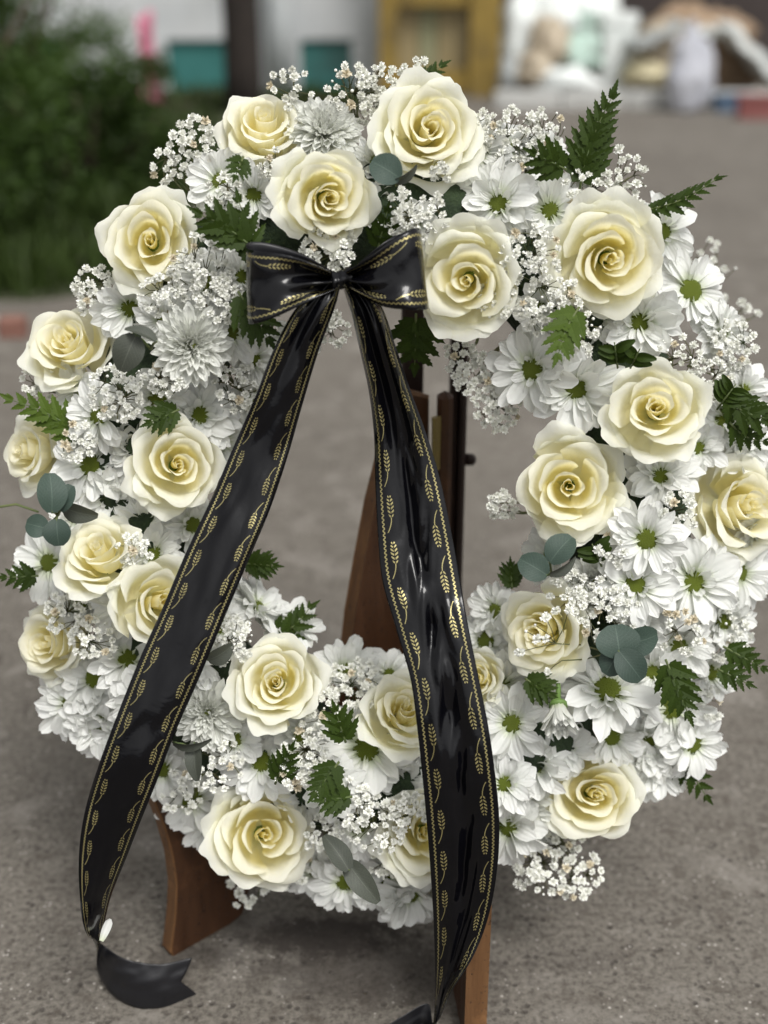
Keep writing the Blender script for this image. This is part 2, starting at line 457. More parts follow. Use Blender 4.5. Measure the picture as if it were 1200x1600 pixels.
zt = AT(300, 62, YB).z
xl, xr = AT(-700, 0, YB).x, AT(592, 0, YB).x
mb = MB(); mb.box(((xl + xr) / 2, YB + .15, (zt + 2.9) / 2), ((xr - xl) / 2, .15, (2.9 - zt) / 2)); put(mb, 'wall', WHITE, root)
for (a, b) in ((-700, -300), (-290, 90), (256, 352), (467, 548)):
    x0, x1 = AT(a, 0, YB).x, AT(b, 0, YB).x
    mb = MB(); mb.box(((x0 + x1) / 2, YB + .17, zt / 2 - .003), ((x1 - x0) / 2, .13, zt / 2 - .003)); put(mb, 'plinth_panel', TEAL, root)
for (a, b) in ((90, 256), (405, 467), (352, 405), (548, 592)):
    x0, x1 = AT(a, 0, YB).x, AT(b, 0, YB).x
    mb = MB(); mb.box(((x0 + x1) / 2, YB + (.13 if a != 405 else .10), zt / 2 - .003), ((x1 - x0) / 2 - .002, .155, zt / 2 - .003)); put(mb, 'pier', WHITE, root)
mb = MB(); mb.box(((xl + xr) / 2, YB + .1, 2.96), ((xr - xl) / 2 + .15, .35, .06)); put(mb, 'roof', m_plain('roof_grey', (.12, .12, .12), (.2, .2, .2), 3), root)
# drainpipe column, dark post, pink sheet
mb = MB(); p = AT(436, 0, 9.1); mb.tube([(p.x, 9.1, -.02), (p.x, 9.1, .5), (p.x, 9.1, 2.85)], .085, 14)
tag(mb.build('downpipe', m_plain('pale_grey_paint', (.42, .45, .46), (.52, .54, .54), 6), True), 'pale grey downpipe against the building, right of the dark post', 'pipe')
p = G(381, 178)
mb = MB(); mb.tube([(p.x + .01 * math.sin(i), p.y, -.03 + i * .28) for i in range(9)], [.118, .112, .108, .107, .105, .103, .10, .098, .095], 12)
tag(mb.build('post', m_plain('dark_post_wood', (.016, .012, .010), (.034, .026, .021), 14, .9, .6, .01), True), 'thick dark brown post standing before the white wall', 'post')
# pink cloth: wavy sheet with thickness hung on a short stake
p0 = AT(236, 165, 7.9)
PINK = m_plain('pink_plastic', (.62, .20, .30), (.70, .28, .38), 6, .6)
v = []
nx_, nz_ = 10, 12
for side in (0, 1):
    for j in range(nz_):
        for i in range(nx_):
            u = i / (nx_ - 1) - .5; t = j / (nz_ - 1)
            w = .15 * (1 - .35 * t) * (.85 + .15 * math.sin(t * 7))
            v.append((p0.x + u * w, 7.9 + .03 * math.sin(u * 9 + t * 3) + side * .012, max(p0.z, .02) + t * .52 + .02 * math.sin(u * 5)))
k = nx_ * nz_
ff = grid_faces(nx_, nz_) + [tuple(reversed(q)) for q in grid_faces(nx_, nz_, k)]
bd = [i for i in range(nx_)] + [(j + 1) * nx_ - 1 for j in range(1, nz_)] + [nz_ * nx_ - 1 - i for i in range(1, nx_)] + [j * nx_ for j in range(nz_ - 2, 0, -1)]
ff += [(bd[i], bd[i] + k, bd[(i + 1) % len(bd)] + k, bd[(i + 1) % len(bd)]) for i in range(len(bd))]
o = obj('plastic_sheet', mesh('plastic_sheet', v, ff, PINK)); tag(o, 'pink plastic sheet standing upright among the bushes by the wall', 'sheet')

# ochre timber stall
OCH = m_plain('ochre_paint', (.21, .14, .028), (.28, .19, .042), 9, .7, .3, .01, dirt=(.12, .085, .03))
YS = 8.9
root = empty('timber_stall', Matrix.Translation((AT(690, 0, YS).x, YS, 0)), label='ochre painted timber stall with pale panels behind the wreath top', cat='stall')
for a, b in ((592, 622), (735, 782)):
    mb = MB(); x0, x1 = AT(a, 0, YS).x, AT(b, 0, YS).x; mb.box(((x0 + x1) / 2, YS, 1.05), ((x1 - x0) / 2, .07, 1.06)); put(mb, 'post', OCH, root)
x0, x1 = AT(622, 0, YS).x, AT(735, 0, YS).x
for zc, hh in ((.10, .07), (.62, .05), (2.0, .08)):
    mb = MB(); mb.box(((x0 + x1) / 2, YS + .02, zc), ((x1 - x0) / 2 - .003, .04, hh)); put(mb, 'rail', OCH, root)
pm = [m_plain('panel_cream', (.25, .20, .10), (.33, .27, .15), 6), m_plain('panel_greenish', (.22, .22, .12), (.28, .28, .17), 6)]
xa = x0
for i, ww in enumerate((.30, .25, .45)):
    xb = xa + (x1 - x0) * ww
    mb = MB(); mb.box(((xa + xb) / 2, YS + .10, .365), ((xb - xa) / 2 - .006, .015, .20)); put(mb, 'panel', pm[i % 2], root); xa = xb
for i in range(5):
    ww = (x1 - x0) / 5
    mb = MB(); mb.box((x0 + ww * (i + .5), YS + .10, 1.30), (ww / 2 - .006, .012, .62)); put(mb, 'plank', OCH, root)
mb = MB(); mb.box(((x0 + x1) / 2, YS + .5, 2.17), ((x1 - x0) / 2 + .3, .7, .03)); put(mb, 'roof', OCH, root)

# heap of sacks, boxes and sheets on a low kerb
def sack(name, c, r, mat, label, cat, seed, group=None):
    rr = random.Random(seed); nu, nv = 22, 14; v = []
    for j in range(nv):
        ph = math.pi * j / (nv - 1)
        for i in range(nu):
            th = 2 * math.pi * i / nu
            d = Vector((math.sin(ph) * math.cos(th), math.sin(ph) * math.sin(th), math.cos(ph)))
            q = 1 + .42 * noise.noise(d * 1.9 + Vector((seed, 0, 0))) + .24 * noise.noise(d * 5 + Vector((0, seed, 0))) 
            p = Vector((d.x * r[0] * q, d.y * r[1] * q, d.z * r[2] * q)); p.z = max(p.z, -r[2] * .75)
            v.append(p)
    o = obj(name, mesh(name, v, grid_faces(nu, nv, 0, True), mat)); o.location = c; o.rotation_euler = (0, 0, rr.uniform(-.5, .5))
    return tag(o, label, cat, group)
def PL(nm, a, b, **k): return m_plain(nm, a, b, 7, .55, .5, .02, **k)
WS = PL('white_plastic', (.68, .72, .70), (.78, .80, .78)); GS = PL('grey_plastic', (.34, .36, .36), (.46, .48, .47))
BG_ = PL('beige_sacking', (.36, .30, .22), (.46, .39, .29)); MG = PL('mint_plastic', (.40, .55, .48), (.52, .64, .57)); DB = PL('brown_board', (.24, .16, .10), (.32, .23, .15))
LAV = PL('lilac_film', (.40, .41, .46), (.55, .56, .60)); DK = PL('dark_heap', (.03, .025, .022), (.06, .05, .045))
def sk(px, py, Y, w, h, mat, label, cat, seed, name='sack', dep=.14):
    p = AT(px, py, Y); s = Y / FPX
    return sack(name, p, (w * s / 2, dep, h * s / 2), mat, label, cat, seed)
sk(810, 60, 8.9, 60, 110, WS, 'tall white plastic sack beside the ochre stall', 'sack', 3)
sk(850, 22, 9.1, 110, 80, WS, 'white plastic bag bulging at the top of the heap', 'sack', 4)
sk(858, 70, 8.7, 55, 75, BG_, 'beige cloth sack half way up the heap', 'sack', 5)
sk(905, 88, 8.8, 70, 60, MG, 'pale mint sack near the middle of the heap', 'sack', 6)
sk(835, 112, 8.5, 48, 60, BG_, 'small beige sack at the foot of the heap', 'sack', 7)
sk(885, 130, 8.4, 95, 42, WS, 'flat white sack lying at the foot of the heap', 'sack', 8)
sk(930, 50, 9.2, 90, 120, WS, 'white sack upright at the right end of the heap', 'sack', 9)
sk(800, 120, 8.6, 40, 60, GS, 'grey bag leaning on the ochre stall foot', 'sack', 10)
def crate(px0, py0, px1, py1, Y, mat, label, cat, rz=0, name='box', dep=.2, lid=True):
    a, b = AT(px0, py0, Y), AT(px1, py1, Y); c = (a + b) / 2
    root = empty(name, Matrix.Translation((c.x, Y + dep / 2, min(a.z, b.z))) @ Matrix.Rotation(rz, 4, 'Z'), label=label, cat=cat)
    w, h = abs(b.x - a.x), abs(b.z - a.z)
    mb = MB(); mb.box((0, 0, h * .42), (w / 2, dep / 2, h * .42), bev=.006); mb.build('body', mat, False, root)
    if lid:
        mb = MB(); mb.box((0, 0, h * .92), (w / 2 + .01, dep / 2 + .01, h * .078), bev=.005); mb.build('lid', mat, False, root)
crate(945, 20, 985, 150, 8.8, WS, 'tall white carton at the right end of the sack heap', 'box', .1)
crate(800, 70, 838, 110, 9.0, DB, 'brown cardboard box buried among the sacks', 'box', -.2)
crate(880, 20, 925, 58, 9.0, MG, 'pale green carton high on the sack heap', 'box', .2)
# mound under a white board at right
sk(1085, 90, 9.0, 210, 130, DB, 'wide brown mound under the pale sheets', 'mound', 12, 'mound', .35)
sk(1035, 85, 8.7, 80, 90, BG_, 'tan rounded bundle at the left of the mound', 'bundle', 13, 'bundle')
sk(1010, 118, 8.6, 70, 40, PL('straw_sack', (.50, .44, .27), (.6, .54, .36)), 'straw coloured sack lying before the mound', 'sack', 14)
sk(1078, 120, 7.9, 75, 130, LAV, 'translucent lilac plastic bag standing before the mound', 'bag', 15, 'plastic_bag', .1)
def slab(P0, P1, width, th, mat, name, label, cat):
    P0, P1 = Vector(P0), Vector(P1); t = (P1 - P0); L = t.length; t.normalize(); s = Vector((0, 1, 0)); nrm = t.cross(s).normalized()
    M = Matrix((( t.x, s.x, nrm.x, (P0.x + P1.x) / 2), (t.y, s.y, nrm.y, (P0.y + P1.y) / 2), (t.z, s.z, nrm.z, (P0.z + P1.z) / 2), (0, 0, 0, 1)))
    mb = MB(); nx_ = 12; v = []
    for k in (-1, 1):
        for j in (-1, 1):
            for i in range(nx_ + 1):
                q = (i / nx_ - .5) * L; v.append(M @ Vector((q, j * width / 2, k * th / 2 + .012 * math.sin(i * 1.3))))
    m1 = nx_ + 1
    f = []
    for i in range(nx_):
        f += [(i, i + m1, i + m1 + 1, i + 1), (2 * m1 + i, 2 * m1 + i + 1, 3 * m1 + i + 1, 3 * m1 + i), (i, i + 1, 2 * m1 + i + 1, 2 * m1 + i), (m1 + i, 3 * m1 + i, 3 * m1 + i + 1, m1 + i + 1)]
    f += [(0, 2 * m1, 3 * m1, m1), (nx_, m1 + nx_, 3 * m1 + nx_, 2 * m1 + nx_)]
    mb.add(v, f); return tag(mb.build(name, mat, False), label, cat)
slab(AT(1125, 38, 8.6), AT(1215, 132, 8.6), .5, .06, WS, 'board', 'white board sloping down to the right over the mound', 'board')
slab(AT(985, 70, 8.65), AT(1060, 36, 8.65), .4, .05, GS, 'board', 'grey board lying over the left top of the mound', 'board')
slab(AT(1060, 44, 8.8), AT(1130, 50, 8.8), .4, .05, WS, 'board', 'short pale board laid flat on top of the mound', 'board')
crate(1120, 148, 1175, 182, 7.9, PL('blue_tin', (.06, .10, .16), (.10, .15, .22)), 'low dull blue box right of the lilac bag', 'box', .1, dep=.12)
crate(1160, 150, 1230, 190, 7.5, PL('red_tin', (.20, .06, .055), (.26, .10, .09)), 'red box at the right edge beyond the path', 'box', -.1, dep=.12)
# low kerb blocks at the foot of the heap
KB = m_plain('kerb_concrete', (.40, .40, .38), (.52, .52, .50), 10, .9, .4, .01)
root = empty('low_kerb', Matrix.Translation((1.5, 8.2, 0)), label='low pale kerb of concrete blocks at the foot of the heaps', cat='kerb')
x = AT(775, 0, 8.2).x; i = 0
while x < 3.3:
    L = .42; mb = MB(); mb.box((x + L / 2, 8.15 + .02 * math.sin(i * 3), .045), (L / 2 - .006, .06, .055), bev=.008); put(mb, 'block', KB, root); x += L; i += 1
# brick kerb at far left
RB_ = m_plain('red_brick', (.17, .075, .055), (.26, .14, .11), 12, .9, .4, .01)
root = empty('verge_edging', Matrix.Translation((G(0, 530).x, G(0, 530).y, 0)), label='short edging of red and white painted blocks left of the path', cat='kerb')
for i in range(6):
    p = G(22 - i * 46, 525)
    mb = MB(); mb.box((p.x, p.y, .018), (.033, .022, .03), bev=.005); put(mb, 'brick', KB if i % 2 else RB_, root)
# dark backdrop objects further back: far hedge and shed so that the view is closed
bush(-1.95, 6.5, .62, .5, 1.7, 15000, BUSHM[1], 'tallest green bush at the far upper left before the white wall', 7)
bush(2.6, 13.5, 2.2, .8, 2.6, 9000, BUSHM[0], 'dark hedge far behind the heaps at the right', 21, .10)
bush(.8, 13.8, 1.6, .8, 2.8, 7000, BUSHM[0], 'dark hedge far behind the ochre stall', 22, .10)
bush(5.2, 12.8, 1.8, .8, 2.4, 5000, BUSHM[1], 'mid green bush far beyond the right edge', 23, .10)
mb = MB(); mb.box((2.4, 10.8, .9), (1.9, .12, .95))
tag(mb.build('dark_fence', m_plain('dark_boards', (.030, .022, .020), (.055, .042, .038), 4), False), 'dark solid fence panel behind the heap of sacks', 'fence')

# ------------------------------------------------------------------ easel
def board(name, pts, plane_p, plane_n, th, mat, matedge, root):
    """outline in photograph pixels laid on the board's own plane, extruded to its thickness"""
    P = []
    for px, py in pts:
        d = ray(px, py); t = (plane_p - CAM).dot(plane_n) / d.dot(plane_n); q = CAM + d * t; P.append(q)
    nf = plane_n.normalized(); nf = nf if nf.dot(CAM - plane_p) > 0 else -nf
    k = len(P); iv = root.matrix_world.inverted(); b = .0015
    c = sum(P, Vector()) / k
    V = [iv @ (c + (p - c) * .99) for p in P] + [iv @ (p - nf * b) for p in P] + [iv @ (p - nf * (th - b)) for p in P] + [iv @ (c + (p - c) * .99 - nf * th) for p in P]
    F = [tuple(range(k)), tuple(range(4 * k - 1, 3 * k - 1, -1))]
    for r_ in range(3): F += [(r_ * k + i, r_ * k + (i + 1) % k, r_ * k + k + (i + 1) % k, r_ * k + k + i) for i in range(k)]
    me = mesh(name, V, F, mat, False); me.materials.append(matedge)
    mi = [0, 0] + [1] * (3 * k); me.polygons.foreach_set('material_index', mi); me.update()
    return obj(name, me, root)
hx = AT(676, 700, 1.09).x
hinge_base = Vector((hx, 1.09, 0))
easel = empty('easel', Matrix.Translation(hinge_base), label='brown folding wooden easel standing behind and under the wreath', cat='easel')
fl = G(270, 1495)
dl = Vector((fl.x - hx, fl.y - 1.09, 0)).normalized(); nl = Vector((dl.y, -dl.x, 0))
pl = [(672, 618), (650, 612), (628, 622), (612, 690), (588, 785), (570, 880), (556, 960), (549, 1022), (520, 1080), (440, 1150), (330, 1200), (238, 1246), (256, 1290), (270, 1340), (276, 1385), (274, 1430), (267, 1490), (272, 1497), (300, 1482), (345, 1458), (378, 1430), (392, 1380), (430, 1330), (500, 1290), (600, 1262), (672, 1262)]
board('side_board', pl, hinge_base, nl, .016, WOOD, WOODL, easel)
fr = G(742, 1628)
dr = Vector((fr.x - hx, fr.y - 1.09, 0)).normalized(); nr_ = Vector((dr.y, -dr.x, 0))
# the right board, seen nearly edge-on, is built in world units from its own profile
prof = [(0.004, .26), (.02, .262), (.05, .25), (.07, .235), (.11, .21), (.20, .175), (.27, .16), (.315, .15), (.3295, .146)]
Lr = (Vector((fr.x, fr.y, 0)) - hinge_base).length
prof = [(a * Lr / .33, z) for a, z in prof] + [(Lr, 0.0), (Lr - .07, 0.0), (Lr * .62, .07), (Lr * .4, .10), (0.004, .11)]
v = []
k = len(prof)
th = .019
sdv = Vector((dr.y, -dr.x, 0)); 
for q in (0, th):
    for a, z in prof: v.append(dr * a + sdv * (q - th / 2) + Vector((0, 0, z)))
me = mesh('side_board', v, [tuple(range(k - 1, -1, -1)), tuple(range(k, 2 * k))] + [(i, (i + 1) % k, (i + 1) % k + k, i + k) for i in range(k)], WOOD, False)
me.materials.append(WOODL); me.polygons.foreach_set('material_index', [0, 0] + [1] * k); me.update(); obj('side_board', me, easel)
# second narrow board just right of the hinge, facing the camera
iv = easel.matrix_world.inverted()
def wbox(name, px0, px1, py0, zb, Y, dep, mat, par=easel, bev=.003):
    a, b = AT(px0, py0, Y), AT(px1, py0, Y); mb = MB()
    mb.box(((a.x + b.x) / 2, Y + dep / 2, (a.z + zb) / 2), ((b.x - a.x) / 2, dep / 2, (a.z - zb) / 2), bev=bev)
    return put(mb, name, mat, par)
wbox('upright', 684, 709, 618, .03, 1.075, .018, WOOD, bev=.004)
wbox('rear_post', 707, 723, 470, .0, 1.13, .03, WOODD)
wbox('rear_post', 724, 735, 470, .0, 1.122, .03, WOODD)
wbox('rear_post', 628, 664, 420, .30, 1.13, .022, WOODD)
wbox('cross_rail', 628, 735, 400, AT(680, 440, 1.16).z, 1.162, .02, WOODD)
mb = MB(); p = AT(734, 718, 1.13); mb.tube([p + Vector((-.004, 0, 0)), p + Vector((.003, 0, 0)), p + Vector((.006, 0, 0))], [.006, .006, .003], 10); put(mb, 'knob', WOODD, easel, True)
# hinge
h0, h1 = AT(679, 652, 1.068), AT(679, 735, 1.068)
mb = MB(); mb.tube([h0, h0 * .6 + h1 * .4], .0028, 10); mb.tube([h0 * .59 + h1 * .41, h1], .0028, 10)
mb.box(((h0.x + .003), 1.071, (h0.z + h1.z) / 2), (.003, .0008, (h0.z - h1.z) / 2)); put(mb, 'hinge', BRASS, easel)

# ------------------------------------------------------------------ wreath base
v = []; nu, nv = 96, 16
for i in range(nu):
    a = 2 * math.pi * i / nu
    cx, cy = RCX + RA * math.cos(a), RCY + RB * math.sin(a)
    nx, ny = math.cos(a) / RA, math.sin(a) / RB; l = math.hypot(nx, ny); nx /= l; ny /= l
    for j in range(nv):
        b = 2 * math.pi * j / nv; rr_ = 92 + 10 * noise.noise(Vector((math.cos(a) * 4, math.sin(a) * 4, b)))
        r_ = math.cos(b) * rr_
        P0 = W(cx + nx * r_, cy + ny * r_, 0)
        v.append(P0 + WN * (math.sin(b) * rr_ * SC))
f = []
for i in range(nu):
    for j in range(nv):
        f.append((i * nv + j, i * nv + (j + 1) % nv, ((i + 1) % nu) * nv + (j + 1) % nv, ((i + 1) % nu) * nv + j))
obj('wreath_base', mesh('wreath_base', v, f, FOAM), label='dark green oval foam ring carrying all the flowers', cat='wreath')

# ------------------------------------------------------------------ flowers: roses
def rose_petal(rr, th0, Th, P1, P2, P3, lipL, lipA, lw, spir=0, slant=0, ruf=.2, point=0, dome=.22, nu=15, nv=15, lay=0., edge=1.0):
    """one petal: a Bezier profile from the base up to (r, z) = P3, then a lip rolling outward"""
    u = np.linspace(-1, 1, nu)[None, :]; t = np.linspace(0, 1, nv)[:, None]
    vm = 1 - dome * np.abs(u) ** 2.6 + slant * u + point * np.exp(-((u - rr.uniform(-.15, .15)) / .22) ** 2)
    vm = vm + ruf * .035 * np.sin(u * rr.uniform(4, 7) + rr.uniform(0, 6)) + ruf * .02 * np.sin(u * rr.uniform(10, 15) + rr.uniform(0, 6))
    V = t ** .85 * vm
    b = np.clip(V / (1 - lw), 0, 1); q = np.clip((V - (1 - lw)) / lw, 0, 1.4)
    c0, c1, c2, c3 = (1 - b) ** 3, 3 * (1 - b) ** 2 * b, 3 * (1 - b) * b * b, b ** 3
    rho = c0 * .02 + c1 * P1[0] + c2 * P2[0] + c3 * P3[0]; z = c1 * P1[1] + c2 * P2[1] + c3 * P3[1]
    a0 = math.atan2(P3[1] - P2[1], P3[0] - P2[0])
    side = edge * (.45 + .85 * np.abs(u + rr.uniform(-.3, .3)) ** 1.3) + (1 - edge)
    k = (lipA - a0) * side; k = np.where(np.abs(k) < 1e-3, 1e-3, k)
    rho = rho + lipL * (np.sin(a0 + k * q) - math.sin(a0)) / k
    z = z + lipL * (-np.cos(a0 + k * q) + math.cos(a0)) / k
    w1, w2, ph = rr.uniform(2, 4), rr.uniform(5, 9), rr.uniform(0, 6)
    rho = rho + (.010 * np.sin(u * w1 + ph) + ruf * .007 * np.sin(u * w2 + ph * 2)) * V
    z = z + ruf * .012 * np.sin(u * w2 + ph) * q
    rho = np.maximum(rho, .003) * (1 + spir * u)
    wid = .55 + .45 * np.sin(np.clip(V / .6, 0, 1) * math.pi / 2)
    th = th0 + u * Th * wid * (1 - .10 * np.clip(q, 0, 1) * np.abs(u))
    verts = np.stack([rho * np.cos(th), rho * np.sin(th), z + 0 * rho], -1).reshape(-1, 3)
    uv = np.stack([(u + 1) / 2 + 0 * V, V + 0 * u], -1).reshape(-1, 2)
    return mesh('petal', verts, grid_faces(nu, nv), ROSE, True, uv, {'layer': np.full(nu * nv, lay)})
def make_rose(P, D, fx, fy, seed, label, open_=1.0, guard=1.0, extra=()):
    rr = random.Random(seed)
    axis, ix, iy = frame_axis(P, fx, fy); D = D * 1.0
    M0 = mat_axis(P - axis * (.26 * D), axis, rr.uniform(0, 6.28), D)
    root = empty('rose', M0, label=label, cat='rose', group='cream roses in the wreath')
    iv = M0.to_3x3().inverted()
    th = rr.uniform(0, 6.28); o_ = .68 + .32 * open_
    def j(x, a=.06): return x * rr.uniform(1 - a, 1 + a)
    bx_, by_ = rr.uniform(-.045, .045), rr.uniform(-.045, .045)            # the heart leans
    el, ea = rr.uniform(.76, 1.0), rr.uniform(0, 3.14)
    Lean = Matrix(((1, 0, bx_ * 2, 0), (0, 1, by_ * 2, 0), (0, 0, 1, 0), (0, 0, 0, 1))) @ Matrix.Rotation(ea, 4, 'Z') @ Matrix.Diagonal((el, 1 / el ** .5, 1, 1)) @ Matrix.Rotation(-ea, 4, 'Z')
    def add(me, loose, lean=1.0):
        M = Matrix.Rotation(rr.uniform(-1, 1) * loose, 4, 'X') @ Matrix.Rotation(rr.uniform(-1, 1) * loose, 4, 'Y')
        L = Matrix.Identity(4).lerp(Lean, lean)
        obj('petal', me, root, L @ M)
    nh, nb = rr.randint(6, 9), rr.randint(4, 6)
    gap = rr.uniform(.75, 1.25); sw = rr.choice((-1, 1)); hole = rr.choice((0, 0, .008, .03))
    for k in range(4):
        q = k / 3; r_ = (.014 + hole + .045 * q) * o_; z_ = .455 + .025 * math.sin(q * 3) + rr.uniform(-.012, .012)
        th += 2.2 + rr.uniform(-.4, .4)
        add(rose_petal(rr, th, 1.9 - .4 * q, (r_ * 1.2, .1), (r_ * .9, z_ * .8), (r_, z_), .022, R(40), .05, .22 * sw, .03 * rr.choice((-1, 1)), .35, 0, .07, 17, 10, lay=.0), .02)
    for k in range(nh):
        q = k / (nh - 1); r_ = (.082 + .170 * q ** gap) * o_; z_ = .470 - .075 * q ** 1.4 + rr.uniform(-.016, .016)
        th += 2.39 + rr.uniform(-.55, .55)
        add(rose_petal(rr, th, j(1.30 - .28 * q, .14), (r_ * 1.0 + .02, .10), (r_ * .80, z_ * .76), (r_, z_), j(.030 + .036 * q, .3), R(8 - 45 * q + rr.uniform(-20, 20)), .09 + .05 * q, .13 * sw, rr.uniform(-.07, .07), .35, rr.uniform(0, .05), .13 + .07 * q, 19, 13, lay=.12 + .25 * q, edge=.8), .045)
    for k in range(nb):
        q = k / (nb - 1); r_ = (.258 + .085 * q) * (o_ * .6 + .4); z_ = .400 - .135 * q * open_ + rr.uniform(-.02, .02)
        th += 2.39 + rr.uniform(-.4, .4)
        add(rose_petal(rr, th, j(1.04 - .12 * q, .12), (r_ * .85, .05), (r_ * .86, z_ * .66), (r_, z_), j(.075 + .045 * q, .15), R(-30 - 25 * q + rr.uniform(-15, 15)), .20 + .04 * q, .09 * sw, rr.uniform(-.08, .08), .6, rr.uniform(.03, .12), .22, 19, 16, lay=.5 + .3 * q), .07, .5)
    for k in range(6):
        q = k / 5; r_ = (.350 + .055 * q) * guard; z_ = .245 - .13 * q * open_ + rr.uniform(-.03, .03)
        th += 2.39 + rr.uniform(-.35, .35)
        add(rose_petal(rr, th, j(.80, .18), (r_ * .7, -.03), (r_ * 1.0, z_ * .3), (r_, z_), j(.125, .15), R(-55 + rr.uniform(-30, 25)), .26, .05, rr.uniform(-.08, .08), .75, rr.uniform(.04, .16), .26, 17, 16, lay=1), .08, 0)
    for dg in extra:                       # broad outer petals the photograph shows spreading past the rest
        d = iv @ (ix * math.cos(R(dg)) + iy * math.sin(R(dg))); t_ = math.atan2(d.y, d.x)
        add(rose_petal(rr, t_, j(.58), (.24, .0), (.34, .10), (.40, .20), j(.155), R(-22 + rr.uniform(-12, 12)), .36, 0, rr.uniform(-.06, .06), .8, .10, .20, 19, 18, lay=1), .03, 0)
    mb = MB(); mb.tube([(0, 0, .06), (0, 0, -.02), (0, 0, -.10), (.01, 0, -.45)], [.05, .085, .03, .025], 8); mb.build('calyx', CALYX, True, root)
    return root

EXTRA = {1: (180, 150, 205), 2: (180, 95, 320, 215), 3: (60, 250), 4: (90, 65, 115, 270, 245), 5: (168, 200, 75, 110), 6: (190, 250), 7: (250,), 8: (200, 100), 9: (205, 300, 20), 10: (330, 270, 100), 11: (200, 245), 12: (110, 215, 250), 15: (250, 195), 16: (60, 320, 290), 17: (210, 100), 18: (165, 195, 140), 19: (215, 260), 20: (200, 240)}
ROSES = [  # px, py, diameter px, facing x, facing y, label, short name, open, lift
 (412, 203, 150, 0, -.66, 'cream rose tilted upward, highest on the left of the wreath top', 'the highest left rose', 1.0, 1.0),
 (512, 306, 172, .18, -.02, 'cream rose directly above the black bow, broad petal spreading left', 'the rose above the bow', .7, 1.1),
 (670, 205, 182, .18, -.28, 'topmost cream rose of the wreath with upright pointed back petal', 'the topmost rose', .8, 1.1),
 (235, 378, 168, -.10, -.12, 'full cream rose at the upper left, left of the bow', 'the upper left rose', 1.0, 1.0),
 (730, 436, 182, -.08, .05, 'tall cream rose touching the right loop of the black bow', 'the rose beside the bow', .55, 1.1),
 (948, 405, 196, .10, .05, 'largest open cream rose at the upper right of the wreath', 'the upper right rose', 1.1, 1.1),
 (108, 542, 150, -.40, -.38, 'pale cream rose on the outer left rim, facing up and left', 'the outer left rose', 1.0, 1.0),
 (52, 706, 128, -.80, -.05, 'leftmost cream rose seen side-on below the fern tip', 'the leftmost rose', .6, .9),
 (275, 728, 160, .08, -.02, 'open cream rose just left of the left ribbon tail', 'the rose left of the ribbon', .8, 1.0),
 (1022, 640, 168, .02, -.15, 'neat cream rose high on the right side under green centred daisies', 'the high right rose', .7, 1.1),
 (888, 758, 184, -.02, -.02, 'round full cream rose at the right of the wreath hole', 'the rose right of the hole', 1.1, 1.1),
 (1158, 788, 186, .50, -.08, 'rightmost cream rose cut by the picture edge', 'the rightmost rose', .6, 1.0),
 (158, 868, 150, -.25, -.52, 'tilted cream rose on the left side, below the eucalyptus cluster', 'the tilted left rose', .6, 1.0),
 (247, 940, 160, .30, -.05, 'cream rose half hidden under the left ribbon tail', 'the rose under the left tail', .8, 1.0),
 (84, 1005, 142, -.66, .05, 'cream rose seen side-on at the lower outer left rim', 'the lower outer left rose', .8, .9),
 (434, 1066, 160, -.03, -.12, 'bright cream rose at the lower left of the wreath hole', 'the rose below the hole', .9, 1.1),
 (850, 985, 158, -.35, .10, 'cream rose with folded petals right of the right ribbon tail', 'the folded right rose', .8, 1.0),
 (926, 1240, 168, .12, .02, 'lowest cream rose on the right, above the hanging tiny white blossoms', 'the lowest right rose', 1.1, 1.1),
 (412, 1305, 180, .12, .08, 'lowest cream rose on the left, above the wooden foot', 'the lowest left rose', 1.2, 1.1),
 (628, 1112, 148, .15, -.35, 'cream rose half behind the right ribbon tail under the hole', 'the rose behind the right tail', .5, .9),
 (664, 1300, 158, .15, .05, 'cream rose almost covered by the right ribbon tail near the bottom', 'the covered bottom rose', .8, .9),
 (748, 1062, 100, -.35, .0, 'small cream rose peeping out right of the right ribbon tail', 'the small peeping rose', .7, .8),
]
for i, (px, py, D, fx, fy, lab, short, op, lift) in enumerate(ROSES):
    P = W(px, py, tube_h(px, py, 158) * lift)
    s = (P - CAM).dot(FW) / FPX
    make_rose(P, D * s, fx, fy, 100 + i, lab, op, 1.0, EXTRA.get(i, ()))

